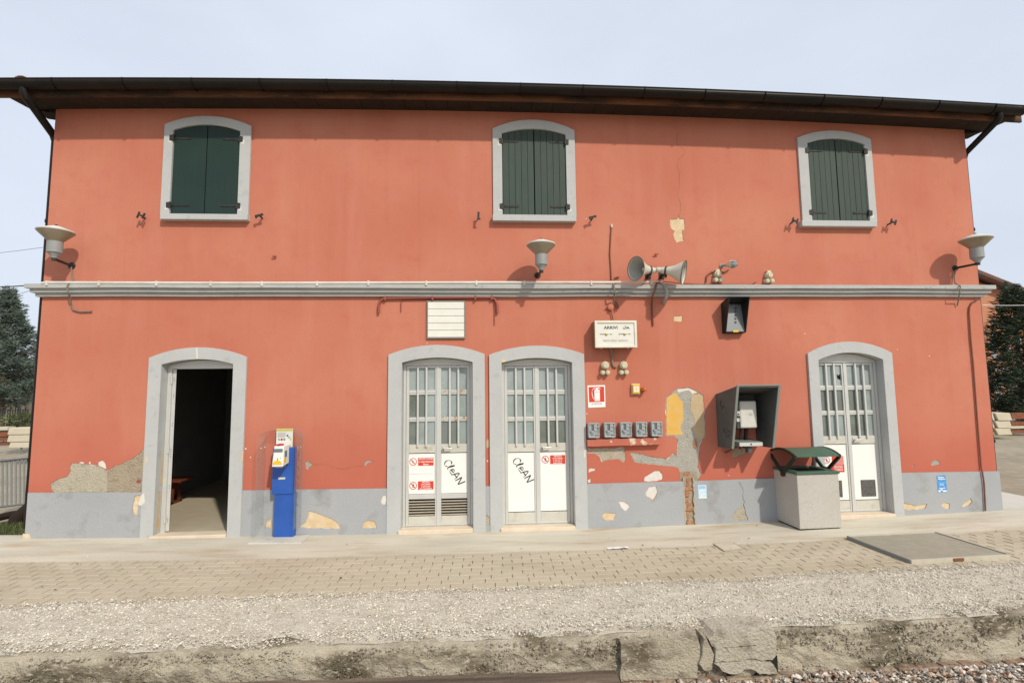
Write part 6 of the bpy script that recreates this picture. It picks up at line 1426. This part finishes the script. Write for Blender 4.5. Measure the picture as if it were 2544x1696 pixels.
# grey railing near the left corner
ra, rb = P(E2, -60, 664, 3.2), P(E2, 250, 632, 4.0); la, lb = P(E2, -60, 1072, 3.2), P(E2, 250, 1035, 4.0)
t = thing('metal_railing', (ra.x, 3.2, la.z), 'grey metal railing with vertical bars beyond the left corner', 'railing')
MB().tube([ra, rb], .025, 8).build('top_rail', 'railing_grey', t, smooth=True); MB().tube([la, lb], .02, 8).build('bottom_rail', 'railing_grey', t, smooth=True)
for k in range(9): f = k / 8; MB().tube([lerp(la, lb, f), lerp(ra, rb, f)], .016, 8).build('bar', 'railing_grey', t, smooth=True)
for f in (0.02, .98): MB().box(lerp(la, lb, f).x - .03, lerp(la, lb, f).x + .03, lerp(la, lb, f).y - .03, lerp(la, lb, f).y + .03, la.z - .35, la.z).build('post', 'railing_grey', t)
# dark trunk and log by the left corner
lg = [P(E2, -40, 1165, 1.6), P(E2, 90, 1135, 1.8), P(E2, 230, 1110, 2.0)]; o = MB().tube(lg, [.055, .06, .055], 10).build('log', 'eave_dark', None, smooth=True); set_origin(o, lg[0]); tag(o, 'dark fallen log lying on the grass at the left corner', 'log')
st = P(E2, 150, 1160, 1.3); o = MB().tube([(st.x - .05, 1.3, st.z - .5), (st.x, 1.3, st.z), (st.x + .2, 1.35, st.z + .25)], [.12, .09, .06], 10).build('stump', 'eave_dark', None, smooth=True); set_origin(o, (st.x, 1.3, st.z - .5)); tag(o, 'dark leaning tree stump beside the left corner of the building', 'stump')
# grass beyond the left corner
V_ = []; F_ = []
for _ in range(16000):
    y = random.uniform(.35, 12) if random.random() < .7 else random.uniform(.35, 3.5); x = -6.15 - (y + 7) * .16 - random.random() * (1.2 + y * .25) + .9
    if _ < 6000: y = random.uniform(.17, 2.6); x = -random.uniform(6.1, 8.4)
    if x > XL - .12 and y < 7: continue
    if _ >= 6000 and noise.noise((x * .8, y * .6, 3)) < -.15: continue
    z = ground_left(x, y); h_ = random.uniform(.04, .12); a = random.uniform(0, 6.28); k0 = len(V_); w_ = .012 + y * .001
    V_ += [(x - w_ * math.cos(a), y - w_ * math.sin(a), z - .02), (x + w_ * math.cos(a), y + w_ * math.sin(a), z - .02), (x + random.uniform(-.05, .05), y + random.uniform(-.05, .05), z + h_)]; F_.append((k0, k0 + 1, k0 + 2))
tag(MB().add(V_, F_).build('grass', 'grass', None, fixn=False), 'patchy short grass beyond the left corner', 'grass', kind='stuff')
# shrub by the left wall
sb_ = W(70, 1060, 15); V_ = []; F_ = []
for _ in range(700):
    p = Vector((sb_.x - .2 + random.gauss(0, .35), 15 + random.gauss(0, .35), sb_.z + random.uniform(-.7, .55))); u = Vector((random.uniform(-1, 1), random.uniform(-1, 1), random.uniform(-.4, 1))).normalized() * .16; w_ = u.cross(Vector((1, .3, .2))).normalized() * .05
    k0 = len(V_); V_ += [p - w_, p + u, p + w_]; F_.append((k0, k0 + 1, k0 + 2))
t = thing('shrub', (sb_.x - .2, 15, sb_.z - .9), 'small leafy green shrub against the far garden wall at the left', 'shrub'); MB().add(V_, F_).build('leaves', 'grass', t, fixn=False); MB().tube([(sb_.x - .2, 15, sb_.z - .9), (sb_.x - .2, 15, sb_.z)], .03, 6).build('stem', 'bark', t)
# concrete sleepers and rusty rails, right
F4 = zoom(2404, 960, 140 / 549)
nm3 = ['topmost', 'middle', 'lowest']
for k, (v0_, v1_) in enumerate(((256, 330), (336, 404), (407, 470))):
    for j, (u0_, u1_, yy) in enumerate(((232, 268, 9.05), (284, 438, 9.0))):
        a, b = P(F4, u0_, v0_, yy), P(F4, u1_, v1_, yy)
        o = MB().hexa([(a.x + .04, yy, b.z), (b.x, yy, b.z), (b.x + .3, yy + 1.6, b.z), (a.x + .34, yy + 1.6, b.z), (a.x - .04, yy + .02, a.z), (b.x - .04, yy + .02, a.z - .01), (b.x + .26, yy + 1.6, a.z - .01), (a.x + .26, yy + 1.6, a.z)]).build('concrete_sleeper', 'beam_concrete', None, bevel=.02)
        set_origin(o, (a.x, yy, b.z)); tag(o, 'pale concrete sleeper, %s, %s column of the stack right of the building' % (nm3[k], ('left', 'right')[j]), 'sleeper', 'concrete sleepers stacked at the right')
for k, (v0_, v1_) in enumerate(((258, 312), (345, 375), (385, 405), (425, 450))):
    a, b = P(F4, 425 if k != 2 else 400, v0_, 10), P(F4, 700, v1_, 10); o = MB().box(a.x, b.x, 10, 10.2, b.z, a.z).build('rusty_rail', 'rust' if k != 2 else 'beam_concrete', None, bevel=.01); set_origin(o, (a.x, 10.1, b.z)); tag(o, ('uppermost rusty rail', 'second rusty rail', 'pale plank between rusty rails', 'lowest rusty rail')[k] + ' stacked behind the sleepers at the right', 'rail')
def on_yard(r):
    y = 6 + r.random() ** .7 * 4; x = 9.0 + r.random() * 5 * (y + 7) / 14
    return (x, y, -.045)
tag(stones('yard_gravel', 'ballast', 2500, on_yard, .02, .06, .6, 21), 'loose stones on the yard right of the building', 'gravel')
# overhead wires
for px0, py0, px1, py1, y0_, y1_, r_, m, lb in ((-300, 693, 96, 707.5, 8, -.1, .008, 'wire_black', 'black overhead wire reaching the left end of the string course'), (-260, 645, 112, 614, 25, 8, .006, 'wire_black', 'thin upper overhead wire in the sky at the left'), (-200, 790, 96, 715, 25, 7.5, .006, 'wire_black', 'thin lower overhead wire above the left conifer'), (2440, 757.5, 2760, 727, .6, 6, .004, 'wire_white', 'white overhead wire leaving the right corner')):
    a, b = W(px0, py0, y0_), W(px1, py1, y1_); pts = [lerp(a, b, k / 12) - Vector((0, 0, .12 * 4 * (k / 12) * (1 - k / 12))) for k in range(13)]
    o = MB().tube(pts, r_, 6).build('overhead_wire', m, None, smooth=True); set_origin(o, pts[-1]); tag(o, lb, 'wire')

# ---- scraps of litter on the apron
pp = G(*B3(985, 452)); V_ = []; F_ = []; nn = 9
for i in range(nn):
    for j in range(4):
        V_.append((pp.x - .13 + .26 * i / (nn - 1), pp.y - .035 + .07 * j / 3 + .01 * noise.noise((i, j, 1)), zg(pp.x) + .004 + .022 * abs(noise.noise((i * .9, j * 1.3, 4)))))
for i in range(nn - 1):
    for j in range(3): a_ = i * 4 + j; F_.append((a_, a_ + 4, a_ + 5, a_ + 1))
o = MB().add(V_, F_).build('plastic_scrap', 'card_white', None, fixn=False); set_origin(o, (pp.x, pp.y, zg(pp.x))); tag(o, 'crumpled white plastic scrap lying at the edge of the apron', 'litter')
def on_paving(r):
    x = r.uniform(-6.2, 7.5); y = r.uniform(gravel_back(x) + .02, -.05)
    if r.random() > .25 + .75 * math.exp(-(y - gravel_back(x)) * 5): return None
    return (x, y, zg(x) + .004)
tag(stones('grit', 'gravel', 900, on_paving, .003, .010, .6, 31), 'scattered grit on the pavers and apron', 'gravel')
def dry_bits(r):
    x = r.uniform(-6.2, 7.5); y = r.uniform(EY + .1, -.1); return (x, y, zg(x) + .012 + (.02 if y < gravel_back(x) else 0))
tag(stones('dry_leaves', 'cable_brown', 90, dry_bits, .008, .018, .25, 33), 'a few dry brown leaf bits strewn over platform and gravel', 'leaves')
